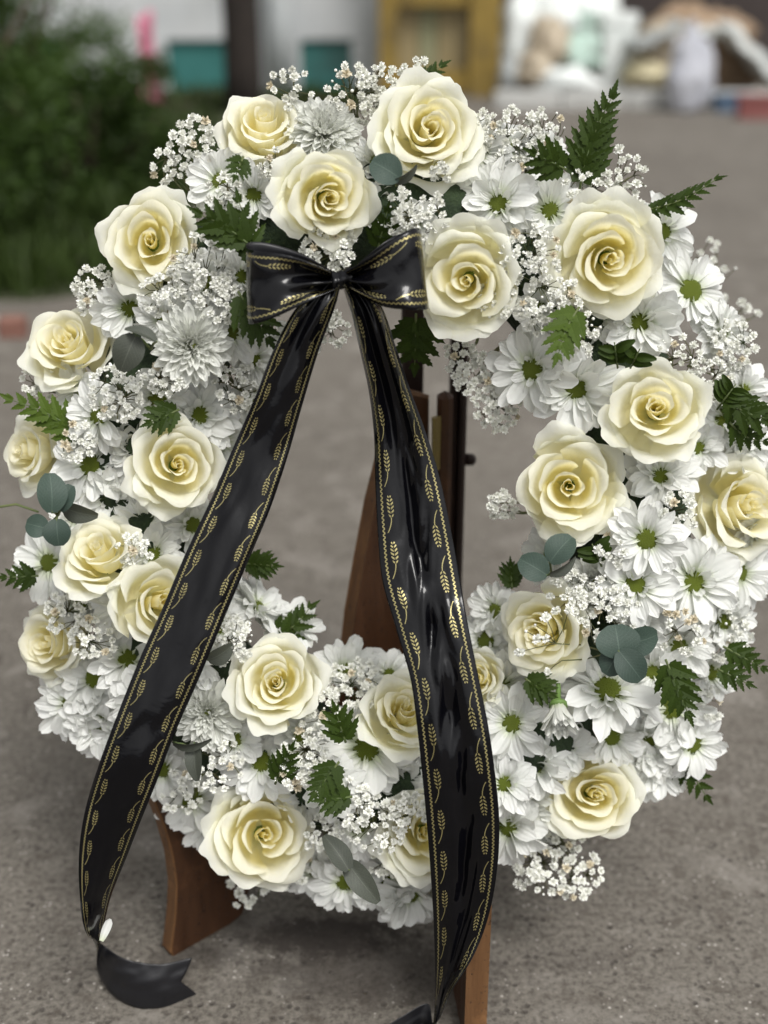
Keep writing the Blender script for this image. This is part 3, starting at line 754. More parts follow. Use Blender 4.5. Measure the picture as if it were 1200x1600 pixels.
# ------------------------------------------------------------------ automatic labels: by neighbouring roses
used = set()
def where(px, py, noun):
    ds = sorted((math.hypot(px - r_[0], py - r_[1]), r_[6], px - r_[0], py - r_[1]) for r_ in ROSES)
    def dirn(dx, dy):
        ax, ay = abs(dx), abs(dy); h = 'right of' if dx > 0 else 'left of'; v_ = 'below' if dy > 0 else 'above'
        if ax > 2.2 * ay: return h
        if ay > 2.2 * ax: return v_
        return v_ + ' and ' + h
    rr_, _, _, _ = ring(px, py)
    band = 'near the outer rim' if rr_ > 60 else ('near the hole' if rr_ < -60 else 'in mid ring')
    c = []
    d0, d1, d2 = ds[0], ds[1], ds[2]
    c.append(f'{noun} {dirn(d0[2], d0[3])} {d0[1]}')
    c.append(f'{noun} between {d0[1]} and {d1[1]}')
    c.append(f'{noun} {dirn(d0[2], d0[3])} {d0[1]}, {band}')
    c.append(f'{noun} {dirn(d1[2], d1[3])} {d1[1]}')
    c.append(f'{noun} between {d0[1]} and {d2[1]}')
    c.append(f'{noun} {dirn(d1[2], d1[3])} {d1[1]}, {band}')
    c.append(f'{noun} {dirn(d2[2], d2[3])} {d2[1]}')
    c.append(f'{noun} {dirn(d2[2], d2[3])} {d2[1]}, {band}')
    c.append(f'{noun} between {d1[1]} and {d2[1]}')
    for x in c:
        if x not in used and len(x.split()) <= 16:
            used.add(x); return x
    for x in c:
        for e in ('smaller ', 'lower ', 'deeper set ', 'tucked in ', 'half hidden '):
            y = e + x
            if y not in used and len(y.split()) <= 16:
                used.add(y); return y
    return c[0]

# ------------------------------------------------------------------ daisies
def daisy_petal_mesh(L, w, curve, cupw, twist, notch, seed, mat, nl=8, nw=5):
    rr = random.Random(seed); v, uv = [], []
    for i in range(nl):
        t = i / (nl - 1)
        ww = w * (math.sin(math.pi * min(1, t * .62 + .12)) ** .75) * (1.0 if t < .8 else math.sqrt(max(.0, 1 - ((t - .8) / .215) ** 2)) * 1.0)
        for j in range(nw):
            s = (j / (nw - 1)) * 2 - 1
            x = L * (t - (.03 * s * s if t > .6 else 0) - (notch * .04 * (1 - abs(s)) if i == nl - 1 else 0))
            z = curve[0] * math.sin(t * math.pi) * L + curve[1] * t * t * L + cupw * s * s * w * (1 - .4 * t) + (.05 * w if j % 2 else 0)
            y = s * ww
            a = twist * t; v.append((x, y * math.cos(a), z + y * math.sin(a))); uv.append((t, (s + 1) / 2))
    return mesh('petal', v, grid_faces(nw, nl), mat, True, uv)
DP = [daisy_petal_mesh(1, .188 + .032 * (i % 3), c, cu, tw, (i % 2), i, DAISY) for i, (c, cu, tw) in enumerate([((.05, -.05), .5, .0), ((.08, .08), .6, .15), ((.10, -.22), .35, -.15), ((.03, .16), .7, .1), ((.12, -.12), .5, -.25), ((.05, .03), .9, .3)])]
MP = [daisy_petal_mesh(1, .125, c, cu, tw, (i % 2), 20 + i, MUM, 7, 3) for i, (c, cu, tw) in enumerate([((.05, .15), 1.2, 0), ((.08, .22), 1.5, .1), ((.04, .05), 1.0, -.1)])]
def disc_mesh(mat, seed):
    mb = MB(); v, f = [], []
    nu, nv = 16, 7
    for j in range(nv):
        ph = (math.pi / 2) * (1 - j / (nv - 1)) ; 
        for i in range(nu):
            th = 2 * math.pi * i / nu; v.append((math.cos(math.pi / 2 - ph) * 0 + math.sin(math.pi / 2 * (j / (nv - 1))) * math.cos(th), math.sin(math.pi / 2 * (j / (nv - 1))) * math.sin(th), .45 * math.cos(math.pi / 2 * (j / (nv - 1))) - .12 * math.exp(-(j / 2.0) ** 2)))
    mb.add(v, grid_faces(nu, nv, 0, True))
    for k in range(70):                    # florets
        r_ = math.sqrt((k + .5) / 70) * .98; a = k * 2.39996; z = .45 * math.sqrt(max(0, 1 - r_ * r_)) - .10 * math.exp(-(r_ * 6 / 2) ** 2)
        x, y = r_ * math.cos(a), r_ * math.sin(a); s = .055
        mb.add([(x - s, y, z), (x, y - s, z), (x + s, y, z), (x, y + s, z), (x, y, z + .11)], [(0, 1, 4), (1, 2, 4), (2, 3, 4), (3, 0, 4)])
    return mesh('disc', mb.v, mb.f, mat, True)
DM = disc_mesh(DISC, 1); DMM = disc_mesh(MDISC, 2)
cal = MB(); cal.tube([(0, 0, -.02), (0, 0, -.10), (0, 0, -.16), (.02, 0, -.55)], [.16, .12, .035, .03], 8); CALM = mesh('calyx', cal.v, cal.f, CALYX)
def petal_M(az, el, base_r, base_z, L, roll=0, wsc=1.0):
    return Matrix.Rotation(az, 4, 'Z') @ Matrix.Translation((base_r, 0, base_z)) @ Matrix.Rotation(-el, 4, 'Y') @ Matrix.Rotation(roll, 4, 'X') @ Matrix.Diagonal((L, L * wsc, L, 1))
def make_daisy(P, D, fx, fy, rr, label, kind='daisy'):
    axis, _, _ = frame_axis(P, fx, fy); s = D / 2
    if kind == 'daisy':
        root = empty('daisy', mat_axis(P, axis, rr.uniform(0, 6.28), s), label=label, cat='daisy', group='white daisies in the wreath')
        dr_ = rr.uniform(.25, .31)
        cupping = rr.uniform(-.12, .38)
        layers = [(rr.randint(15, 18), .08 + cupping, 1.0, -.03), (rr.randint(12, 15), .36 + cupping, .90, .0), (rr.randint(5, 9), .62 + cupping, .70, .0)][:3 if rr.random() < .6 else 2]
        if rr.random() < .35: layers.append((rr.randint(5, 8), .95, .50, .05))
        for n_, el, L, bz in layers:
            a0 = rr.uniform(0, 6.28)
            for k in range(n_):
                if rr.random() < .05: continue
                az = a0 + 2 * math.pi * k / n_ + rr.uniform(-.17, .17)
                M = petal_M(az, el + rr.uniform(-.24, .24), dr_ * .72, bz, (L - dr_ * .6) * rr.uniform(.84, 1.12), rr.uniform(-.5, .5), rr.uniform(.9, 1.35))
                obj('petal', DP[rr.randrange(len(DP))], root, M)
        obj('disc', DM, root, Matrix.Translation((0, 0, .03)) @ Matrix.Scale(dr_, 4))
    else:
        root = empty('chrysanthemum', mat_axis(P, axis, rr.uniform(0, 6.28), s), label=label, cat='chrysanthemum', group='double chrysanthemums in the wreath')
        for li in range(8):
            q = li / 7; n_ = int(22 - 11 * q)
            a0 = rr.uniform(0, 6.28)
            for k in range(n_):
                az = a0 + 2 * math.pi * k / n_ + rr.uniform(-.08, .08)
                M = petal_M(az, -.05 + 1.35 * q + rr.uniform(-.1, .1), .10, .02 + .06 * q, (1.0 - .52 * q) * rr.uniform(.86, .98), rr.uniform(-.3, .3), 1.15 - .2 * q)
                obj('petal', MP[rr.randrange(3)], root, M)
        obj('disc', DMM, root, Matrix.Translation((0, 0, .16)) @ Matrix.Scale(.14, 4))
    obj('calyx', CALM, root)
    return root
D = 'daisy'; M_ = 'mum'
DAIS = [  # px, py, d, fx, fy (None = follow the ring), lift
 (505, 212, 118, 0, -.45, M_, .95), (345, 285, 105, -.25, -.3, D, .9), (398, 305, 100, -.2, .1, D, .9), (590, 255, 95, 0, -.2, D, .8), (742, 238, 110, .2, -.35, D, .85),
 (780, 318, 130, -.1, -.15, D, 1.0), (858, 330, 122, .12, -.1, D, 1.05), (790, 232, 90, .1, -.4, D, .8), (700, 300, 95, 0, 0, D, .8), (832, 385, 105, -.2, .2, D, .9),
 (590, 325, 90, .2, .2, D, .8), (1032, 362, 118, .55, -.1, D, .95), (1000, 504, 135, .1, -.05, D, 1.05), (1078, 455, 122, .5, -.2, D, .95), (1125, 520, 105, .6, -.2, D, .8),
 (832, 577, 138, -.25, .0, D, 1.0), (900, 607, 140, -.05, .05, D, 1.05), (935, 500, 90, -.2, .0, D, .9), (1130, 655, 130, .35, 0, D, .95), (1160, 610, 90, .5, -.1, D, .8), (1032, 744, 118, 0, 0, D, 1.05),
 (1010, 842, 120, .05, -.05, D, 1.05), (1083, 910, 152, .12, .05, D, 1.1), (994, 914, 122, 0, 0, D, 1.0), (1150, 895, 125, .5, .1, D, .95), (1090, 700, 90, .2, .0, D, .95), (1160, 690, 110, .4, -.1, D, .85),
 (955, 795, 80, 0, .2, D, .8), (925, 908, 88, .05, -.1, M_, 1.0), (1180, 830, 90, .6, .1, D, .7),
 (800, 1130, 120, -.12, .0, D, 1.0), (948, 1080, 168, .05, -.42, D, 1.05), (785, 1072, 118, -.3, .0, D, .95), (762, 1000, 115, -.6, .0, D, .8), (775, 955, 95, -.6, -.1, D, .8), (1050, 1105, 130, .3, .25, D, .95),
 (1010, 1160, 118, .15, .25, D, .95), (1080, 1160, 112, .45, .35, D, .85), (1025, 1195, 110, .3, .4, D, .8), (955, 1150, 100, .1, .15, D, .9), (835, 1195, 118, -.1, .1, D, .95), (880, 1165, 100, .0, .1, D, .9),
 (795, 1292, 118, -.15, .3, D, .95), (788, 1225, 100, -.1, .1, D, .9), (822, 1258, 86, -.1, .1, M_, .95), (840, 1290, 80, -.1, .3, D, .8), (1060, 1010, 110, .3, .1, D, .85), (1110, 1050, 90, .5, .3, D, .7), (1130, 970, 100, .5, .2, D, .75), (1020, 1050, 100, .1, .1, D, .85), (870, 1080, 95, 0, .1, D, .85), (1000, 980, 85, 0, .1, D, .8),
 (203, 482, 112, -.25, .15, D, .95), (258, 498, 95, .0, .25, D, .9), (298, 540, 122, .05, .0, M_, 1.05), (360, 520, 105, .4, .2, D, .9), (395, 560, 90, .5, .1, D, .8), (128, 615, 100, -.5, .0, D, .85), (155, 650, 112, -.3, .05, D, .95), (312, 650, 128, .15, -.2, D, 1.0), (245, 620, 100, .0, .1, D, .9), (345, 690, 95, .45, .1, D, .85),
 (142, 727, 125, -.15, -.02, D, 1.05), (208, 700, 90, .0, .0, D, .9), (172, 775, 100, -.15, .15, D, .95), (225, 815, 100, .1, .2, D, .9), (120, 810, 90, -.3, .2, D, .8), (80, 880, 128, -.5, -.05, D, .85), (238, 866, 100, .05, -.1, D, .95), (300, 820, 95, .3, .1, D, .85), (196, 945, 112, .0, -.1, D, 1.0), (130, 940, 90, -.3, .0, D, .8),
 (200, 1030, 130, .1, -.05, D, 1.0), (150, 1060, 120, -.25, .15, D, .95), (110, 1100, 112, -.5, .3, D, .8), (158, 1128, 118, -.3, .45, D, .8), (225, 1095, 110, .1, .2, D, .95), (200, 1150, 105, -.1, .5, D, .8),
 (325, 1112, 112, .0, .0, M_, 1.05), (408, 1190, 125, .08, -.05, D, 1.0), (300, 1245, 132, -.3, .35, D, .9), (255, 1200, 110, -.3, .3, D, .85), (330, 1280, 105, -.3, .45, D, .8), (365, 1155, 95, .0, .1, D, .9), (400, 950, 118, .35, -.5, D, .8), (450, 985, 105, .3, -.55, D, .7), (345, 980, 95, .3, -.2, D, .85),
 (540, 1050, 108, .2, -.5, D, .85), (470, 1150, 105, .0, .0, D, .9), (572, 1170, 150, -.05, -.15, D, 1.05), (520, 1230, 108, .0, .1, D, .95), (608, 1055, 90, .1, -.55, D, .75), (478, 1240, 95, .0, .1, D, .85), (596, 1365, 128, -.05, .6, D, .85), (640, 1395, 120, .0, .66, D, .75), (540, 1375, 115, -.1, .6, D, .8), (490, 1355, 100, .1, .5, D, .8), (630, 1225, 110, .1, .1, D, .85), (560, 1290, 100, .0, .2, D, .85), (700, 1150, 110, 0, 0, D, .85), (710, 1250, 110, 0, .1, D, .85), (720, 1340, 105, 0, .5, D, .75), (700, 1060, 95, 0, -.4, D, .75),
]
rr = random.Random(77)
placed = [(r_[0], r_[1], r_[2] * .5) for r_ in ROSES] + [(d[0], d[1], d[2] * .42) for d in DAIS]
def face_follow(px, py, k=.75):
    r_, nx, ny, a = ring(px, py); q = max(-1, min(1, r_ / 175)) * k
    return nx * q, ny * q
for (px, py, d, fx, fy, kd, lift) in DAIS:
    near = min(math.hypot(px - r_[0], py - r_[1]) - r_[2] * .53 - d * .40 for r_ in ROSES)
    lift = lift * (1.06 if near > 0 else max(.62, 1.06 + near / 55))
    P = W(px, py, tube_h(px, py, 142) * lift); s = (P - CAM).dot(FW) / FPX
    big = 'large ' if d > 130 else ('small ' if d < 92 else '')
    if kd == 'mum': lab = where(px, py, 'double white chrysanthemum')
    else:
        f_ = math.hypot(fx, fy)
        lab = where(px, py, big + ('white daisy seen side-on' if f_ > .45 else 'white daisy, green centre,'))
    fx, fy = fx * 1.15 + rr.uniform(-.16, .16), fy * 1.15 + rr.uniform(-.16, .16)
    make_daisy(P, d * s * 1.06, fx, fy, rr, lab, 'mum' if kd == 'mum' else 'daisy')
fill = []
for k in range(5000):
    a = rr.uniform(0, 6.283); r_ = rr.uniform(-150, 150)
    nx, ny = math.cos(a) / RA, math.sin(a) / RB; l = math.hypot(nx, ny)
    px, py = RCX + RA * math.cos(a) + nx / l * r_, RCY + RB * math.sin(a) + ny / l * r_
    if 383 < px < 668 and 375 < py < 505: continue
    if all(math.hypot(px - q[0], py - q[1]) > q[2] + 22 for q in placed) and len(fill) < 60:
        fill.append((px, py)); placed.append((px, py, 36))
for px, py in fill:
    P = W(px, py, tube_h(px, py, 118)); s = (P - CAM).dot(FW) / FPX; fx, fy = face_follow(px, py)
    make_daisy(P, rr.uniform(85, 108) * s, fx + rr.uniform(-.15, .15), fy + rr.uniform(-.15, .15), rr, where(px, py, 'small deep-set white daisy'))
# drooping unopened bud
P = W(872, 1098, tube_h(872, 1098, 165)); ax, _, _ = frame_axis(P, .05, .85)
s = (P - CAM).dot(FW) / FPX * 42
root = empty('chrysanthemum', mat_axis(P, ax, 0, s), label='half open drooping greenish white bud hanging from a green stem', cat='chrysanthemum')
for li in range(4):
    for k in range(12): obj('petal', MP[k % 3], root, petal_M(k * .524 + li * .3, 1.0 + .12 * li, .22 - .04 * li, 0, 1.25 - .1 * li, 0, 1.1))
mb = MB(); mb.tube([(0, 0, .18), (0, 0, .02), (0, 0, -.16), (.05, .1, -.6), (.0, .3, -1.1)], [.36, .34, .12, .09, .09], 9); mb.build('stem', CALYX, True, root)

# ------------------------------------------------------------------ baby's breath
def blossom_mesh(seed, mat):
    rr = random.Random(seed); mb = MB()
    for li, (n_, el, L, w) in enumerate(((5, -.3, .85, .42), (7, .15, 1.0, .40), (7, .6, .95, .36), (6, 1.0, .9, .32), (5, 1.35, .80, .26))):
        a0 = rr.uniform(0, 6)
        for k in range(n_):
            az = a0 + k * 2 * math.pi / n_ + rr.uniform(-.35, .35); e = el + rr.uniform(-.32, .32); l_ = L * rr.uniform(.72, 1.12); ww = w * rr.uniform(.7, 1.2)
            M = Matrix.Rotation(az, 4, 'Z') @ Matrix.Rotation(-e, 4, 'Y') @ Matrix.Rotation(rr.uniform(-.7, .7), 4, 'X')
            pts = [(.05, 0, 0), (.60, -ww * .7, .10), (.55, 0, -.06), (.60, ww * .7, .10), (1.0, -ww * .75, .12), (.86, 0, -.04), (1.0, ww * .75, .12)]
            mb.add([M @ Vector((x * l_, y * l_, z * l_)) for x, y, z in pts], [(0, 1, 2), (0, 2, 3), (1, 4, 5, 2), (2, 5, 6, 3)])
    return mesh('blossom', mb.v, mb.f, mat, False)
BL = [blossom_mesh(i, GYP) for i in range(4)]; BLT = [blossom_mesh(10 + i, GYPTAN) for i in range(2)]
def bud_mesh(mat):
    mb = MB(); mb.tube([(0, 0, -.6), (0, 0, -.3), (0, 0, .1), (0, 0, .5)], [.15, .5, .55, .2], 7); return mesh('bud', mb.v, mb.f, mat)
BUD = bud_mesh(GYP)
def spray(px, py, rpx, n_, rr, tan=0.0, hh=None, base=None, size=1.0, label=None, squash=1.0, ang=0.0):
    h0 = tube_h(px, py, 158) if hh is None else hh
    r_, nx, ny, a = ring(px, py)
    Pc = W(px, py, h0)
    s = (Pc - CAM).dot(FW) / FPX
    if base is None:                       # stems come out of the ring's middle line
        cx, cy = RCX + RA * math.cos(a), RCY + RB * math.sin(a)
        base = W(px * .62 + cx * .38 , py * .62 + cy * .38, h0 * .25)
    else: base = W(*base)
    root = empty('gypsophila_spray', Matrix.Translation(base), label=label or where(px, py, "baby's breath"), cat='flower spray', group="sprays of baby's breath in the wreath")
    mb = MB(); V = (CAM - Pc).normalized(); X = RT; Y = V.cross(X).normalized()
    nodes = []
    for k in range(max(3, n_ // 5)):
        q = rr.uniform(0, .75); b = rr.uniform(0, 6.28)
        m_ = Pc + (X * math.cos(b) + Y * math.sin(b)) * q * rpx * s - V * rr.uniform(.010, .022)
        m0 = base.lerp(m_, .55) + Vector((rr.uniform(-1, 1), rr.uniform(-1, 1), rr.uniform(-1, 1))) * .004
        mb.tube([base - base, m0 - base, m_ - base], [.0008, .0007, .0005], 4, False); nodes.append(m_)
    pts = []
    for k in range(n_):
        for _ in range(30):
            q = math.sqrt(rr.random()); b = rr.uniform(0, 6.28)
            dx, dy = q * math.cos(b), q * math.sin(b) * squash
            dx, dy = dx * math.cos(ang) - dy * math.sin(ang), dx * math.sin(ang) + dy * math.cos(ang)
            if all(math.hypot(dx - a_, dy - b_) > 9.0 / rpx for a_, b_ in pts): break
        pts.append((dx, dy))
        p = Pc + X * dx * rpx * s - Y * dy * rpx * s + V * (.010 * (1 - q * q) + rr.uniform(-.006, .006))
        nd = min(nodes, key=lambda w_: (w_ - p).length)
        ax = ((p - nd).normalized() + V * .9 + X * rr.uniform(-.5, .5) + Y * rr.uniform(-.5, .5)).normalized()
        mid = nd.lerp(p, .5) + Vector((rr.uniform(-1, 1), rr.uniform(-1, 1), rr.uniform(-1, 1))) * .002
        mb.tube([nd - base, mid - base, p - base], [.0005, .0004, .0004], 3, False)
        sz = rr.uniform(6.4, 10.2) * s * size
        if rr.random() < .10: me, nm, sz = BUD, 'bud', sz * .55
        else: me, nm = (BLT[rr.randrange(2)] if rr.random() < tan else BL[rr.randrange(4)]), 'blossom'
        obj(nm, me, root, mat_axis(p - base, ax, rr.uniform(0, 6), sz))
    mb.build('stem', GSTEM, True, root)
SPR = [(455, 140, 34, 9), (430, 260, 26, 8), (650, 120, 26, 7), (745, 205, 34, 12), (255, 460, 36, 14), (60, 600, 26, 8), (120, 690, 30, 10), (210, 860, 28, 8), (1060, 560, 34, 12), (1060, 800, 32, 10), (960, 860, 28, 8), (1100, 1100, 30, 9), (980, 330, 26, 8), (350, 300, 26, 8), (265, 590, 34, 14), (548, 150, 46, 22), (598, 142, 38, 14), (305, 228, 42, 20), (268, 262, 30, 9), (800, 222, 50, 24), (848, 205, 36, 14), (958, 286, 52, 26), (905, 300, 32, 10), (650, 338, 48, 24), (512, 388, 42, 22), (312, 418, 52, 26), (343, 470, 40, 18), (152, 455, 38, 20), (186, 612, 46, 24), (375, 600, 46, 20),
 (832, 402, 48, 22), (862, 478, 50, 26), (905, 520, 34, 14), (780, 470, 34, 12), (745, 590, 36, 16), (775, 635, 38, 18), (785, 790, 22, 12), (1138, 545, 44, 22), (1112, 595, 36, 16), (948, 950, 56, 28), (895, 930, 40, 14), (1130, 985, 46, 18), (845, 1352, 46, 20), (900, 1362, 40, 18), (868, 1310, 40, 14),
 (450, 1352, 34, 12), (335, 1195, 44, 18), (285, 1235, 34, 10), (478, 1185, 44, 22), (450, 1205, 30, 10), (555, 1075, 44, 20), (590, 1290, 46, 26), (545, 1255, 36, 14), (108, 955, 38, 16), (148, 1000, 36, 14), (360, 1000, 38, 18), (520, 515, 24, 9), (610, 1340, 34, 14), (1075, 615, 28, 10), (505, 1300, 30, 12), (640, 1270, 30, 12), (720, 560, 28, 10), (790, 600, 30, 10), (500, 1110, 34, 14)]
for q in SPR: spray(q[0], q[1], q[2], int(q[3] * 1.7), rr, tan=.05, size=.90)
spray(1062, 985, 42, 16, rr, tan=.75, label="baby's breath spray turned tan at the right, beside dark fern")
spray(690, 265, 20, 5, rr, hh=.07)
# airy single sprays over the folded right rose
spray(880, 1010, 74, 9, rr, hh=.118, base=(950, 1020, .06), label="thin baby's breath twigs reaching over the folded right rose")
spray(640, 350, 24, 8, rr, hh=.10)
spray(385, 1382, 36, 13, rr, hh=-.015, base=(420, 1340, .0), label="baby's breath hanging low beside the wooden foot of the easel")
spray(1100, 425, 55, 16, rr, hh=-.16, base=(1060, 470, -.05), label="out of focus baby's breath behind the right shoulder of the wreath")
spray(1160, 500, 30, 7, rr, hh=-.14, base=(1100, 540, -.04), label="loose blurred baby's breath at the outer right rim")

# ------------------------------------------------------------------ ferns
def leaflet_mesh(seed, mat, n_=5):
    """a lance shaped leaflet with forward pointing teeth either side of a folded midrib"""
    top, bot, mid = [], [], []
    for i in range(n_ * 2 + 1):
        t = i / (n_ * 2 + 1); w = .235 * (1 - t) ** .75 * min(1, .45 + t * 4)
        if i % 2: w *= 1.14; x = t + .055
        else: w *= .80; x = t + .01
        top.append((x, w, .35 * w - .16 * x * x)); bot.append((x, -w, .35 * w - .16 * x * x)); mid.append((t, 0, -.16 * t * t))
    k = len(top); v = [(0, 0, 0)] + top + mid + bot + [(1.04, 0, -.17)]; e = 3 * k + 1
    f = [(0, k + 1, 1), (0, 2 * k + 1, k + 1), (k, 2 * k, e), (2 * k, 3 * k, e)]
    for i in range(k - 1): f += [(1 + i, k + 1 + i, k + 2 + i, 2 + i), (k + 1 + i, 2 * k + 1 + i, 2 * k + 2 + i, k + 2 + i)]
    return mesh('leaflet', v, f, mat, False, [(p[0], p[1] + .5) for p in v])
LF = [leaflet_mesh(0, FERN), leaflet_mesh(0, FERN2)]
def fern(p0, p1, h0, h1, wid, n_, rr, bend=0.0, mat=0, label=None, sag=.0, face=(0, 0)):
    A, B = W(p0[0], p0[1], h0), W(p1[0], p1[1], h1); L = (B - A).length
    t0 = (B - A).normalized(); V = frame_axis((A + B) / 2, *face)[0]
    S = t0.cross(V).normalized(); Nn = S.cross(t0).normalized()
    root = empty('fern_frond', Matrix.Translation(A), label=label or where((p0[0] + p1[0]) / 2, (p0[1] + p1[1]) / 2, 'toothed green fern frond'), cat='fern', group='fern fronds in the wreath')
    def pt(t): return t0 * (L * t) + S * (bend * L * math.sin(t * math.pi)) + Nn * (sag * L * t * t)
    mb = MB(); mb.tube([pt(i / 8) for i in range(9)], [.0011 * (1 - .7 * i / 8) for i in range(9)], 5); mb.build('stem', STEM, True, root)
    wm = wid * SC * 1.12; n_ = max(4, int(n_ * .78 + .5))
    for k in range(n_):
        t = .12 + .84 * k / (n_ - 1)
        ll = wm * (1 - t) ** .6 * (1.0 if t > .25 else .75 + t) * rr.uniform(.9, 1.1) + .004
        tg = (pt(min(1, t + .02)) - pt(max(0, t - .02))).normalized(); sd_ = tg.cross(Nn).normalized()
        for sg in (-1, 1):
            d = (tg * (.75 + .5 * t) + sd_ * sg * .85 + Nn * rr.uniform(-.1, .22)).normalized()
            z = (Nn + d * 0 + sd_ * rr.uniform(-.2, .2)).normalized(); y = z.cross(d).normalized(); z = d.cross(y)
            M = Matrix(((d.x, y.x, z.x, 0), (d.y, y.y, z.y, 0), (d.z, y.z, z.z, 0), (0, 0, 0, 1))); p = pt(t)
            obj('leaflet', LF[mat], root, Matrix.Translation(p) @ M @ Matrix.Diagonal((ll, ll * rr.uniform(1.2, 1.45), ll, 1)))
    M = Matrix.Translation(pt(.97))
    d = t0; y = Nn.cross(d); M = M @ Matrix(((d.x, y.x, Nn.x, 0), (d.y, y.y, Nn.y, 0), (d.z, y.z, Nn.z, 0), (0, 0, 0, 1)))
    obj('leaflet', LF[mat], root, M @ Matrix.Scale(wm * .35 + .004, 4))
fern((905, 300), (958, 148), .04, .055, 50, 10, rr, -.05, label='largest dark fern frond standing up at the top right')
fern((885, 265), (835, 240), .07, .09, 42, 5, rr, 0)
fern((1000, 330), (1122, 278), .03, .06, 26, 10, rr, .10, label='narrow fern tip pointing right above the upper right rose', face=(.1, -.7))
fern((618, 150), (690, 102), .0, .005, 30, 8, rr, .06, label='fern tip behind the topmost rose at the wreath top', face=(0, -.5))
fern((140, 690), (14, 624), .05, .055, 40, 9, rr, .06, 1, label='light green fern frond pointing left above the leftmost rose')
fern((392, 385), (312, 335), .105, .118, 44, 7, rr, .05)
fern((395, 420), (372, 312), .10, .11, 34, 7, rr, .05)
fern((372, 455), (420, 530), .10, .11, 46, 6, rr, .0)
fern((380, 245), (368, 275), .10, .115, 24, 4, rr, 0)
fern((905, 480), (872, 556), .10, .12, 40, 7, rr, .05, 1)
fern((650, 490), (648, 570), .06, .03, 60, 5, rr, .0, label='dark fern hanging below the right loop of the bow')
fern((1130, 620), (1215, 655), .05, .06, 40, 7, rr, .1)
fern((1140, 660), (1195, 690), .05, .04, 30, 6, rr, .1)
fern((1042, 1170), (1104, 1246), .02, .02, 36, 7, rr, -.05, label='fern frond hanging off the lower right rim')
fern((1040, 1030), (1075, 1115), .10, .11, 44, 6, rr, .0)
fern((1120, 1045), (1168, 1068), .06, .07, 26, 5, rr, .0)
fern((1130, 1010), (1192, 1044), .06, .06, 26, 6, rr, .0)
fern((60, 900), (8, 902), .04, .04, 26, 5, rr, .0, label='short fern tip poking out of the left rim')
fern((380, 880), (428, 884), .01, .02, 30, 6, rr, .0, label='small fern tip poking into the hole beside the left tail')
fern((415, 1000), (485, 948), .02, .02, 36, 7, rr, .1, label='fern frond leaning into the hole above the rose below it')
fern((540, 1160), (524, 1110), .11, .12, 36, 5, rr, .0)
fern((530, 1190), (492, 1240), .11, .12, 32, 6, rr, .0)
fern((550, 1245), (505, 1250), .11, .12, 34, 5, rr, .0)
fern((800, 920), (798, 885), .02, .02, 26, 5, rr, 0)
fern((280, 640), (235, 660), .09, .10, 30, 5, rr, .0)
fern((820, 1060), (860, 1085), .08, .09, 30, 5, rr, .0)
fern((590, 390), (605, 330), .07, .09, 30, 5, rr, .0)
fern((430, 1225), (455, 1170), .09, .105, 30, 6, rr, .0)
# small glossy sprigs
def sprig(p0, p1, h0, h1, rr, n_=4, lab=None):
    A, B = W(*p0, h0), W(*p1, h1); t0 = (B - A).normalized(); L = (B - A).length; V = frame_axis(A, 0, 0)[0]; S = t0.cross(V).normalized()
    root = empty('leaf_sprig', Matrix.Translation(A), label=lab or where(*p1, 'sprig of small dark glossy leaves'), cat='leaves', group='sprigs of small dark leaves')
    mb = MB(); mb.tube([(0, 0, 0), t0 * L * .5 + V * .002, t0 * L], [.0009, .0008, .0005], 5); mb.build('stem', STEM, True, root)
    for k in range(n_):
        for sg in (-1, 1):
            p = t0 * L * (.3 + .6 * k / n_); d = (t0 * .5 + S * sg + V * rr.uniform(0, .4)).normalized(); y = V.cross(d).normalized(); z = d.cross(y); ll = rr.uniform(24, 32) * SC
            M = Matrix(((d.x, y.x, z.x, p.x), (d.y, y.y, z.y, p.y), (d.z, y.z, z.z, p.z), (0, 0, 0, 1)))
            obj('leaf', OV[0], root, M @ Matrix.Diagonal((ll, ll * .55, ll, 1)))
def oval_mesh(mat, fold=.10, round_=1.0, nl=9, nw=7, point=0.0):
    v, uv = [], []
    for i in range(nl):
        t = i / (nl - 1); a = math.sin(math.pi * (.04 + .92 * t)) ** (.55) * .5
        if point: a *= (1 - point * t)
        for j in range(nw):
            s = j / (nw - 1) * 2 - 1
            v.append((t, s * a, fold * abs(s) * a + .10 * math.sin(t * math.pi) - .12 * t * t)); uv.append((t, (s + 1) / 2))
    return mesh('leaf', v, grid_faces(nw, nl), mat, True, uv)
OV = [oval_mesh(FERN, .3, point=.3)]; EV = [oval_mesh(EUC, .15), oval_mesh(EUCB, .25, point=.35), oval_mesh(EUC, .3)]
sprig((965, 575), (960, 535), .09, .11, rr, 3); sprig((985, 575), (1000, 545), .09, .11, rr, 2)
sprig((1120, 640), (1150, 600), .06, .07, rr, 4); sprig((940, 885), (925, 850), .08, .09, rr, 3)
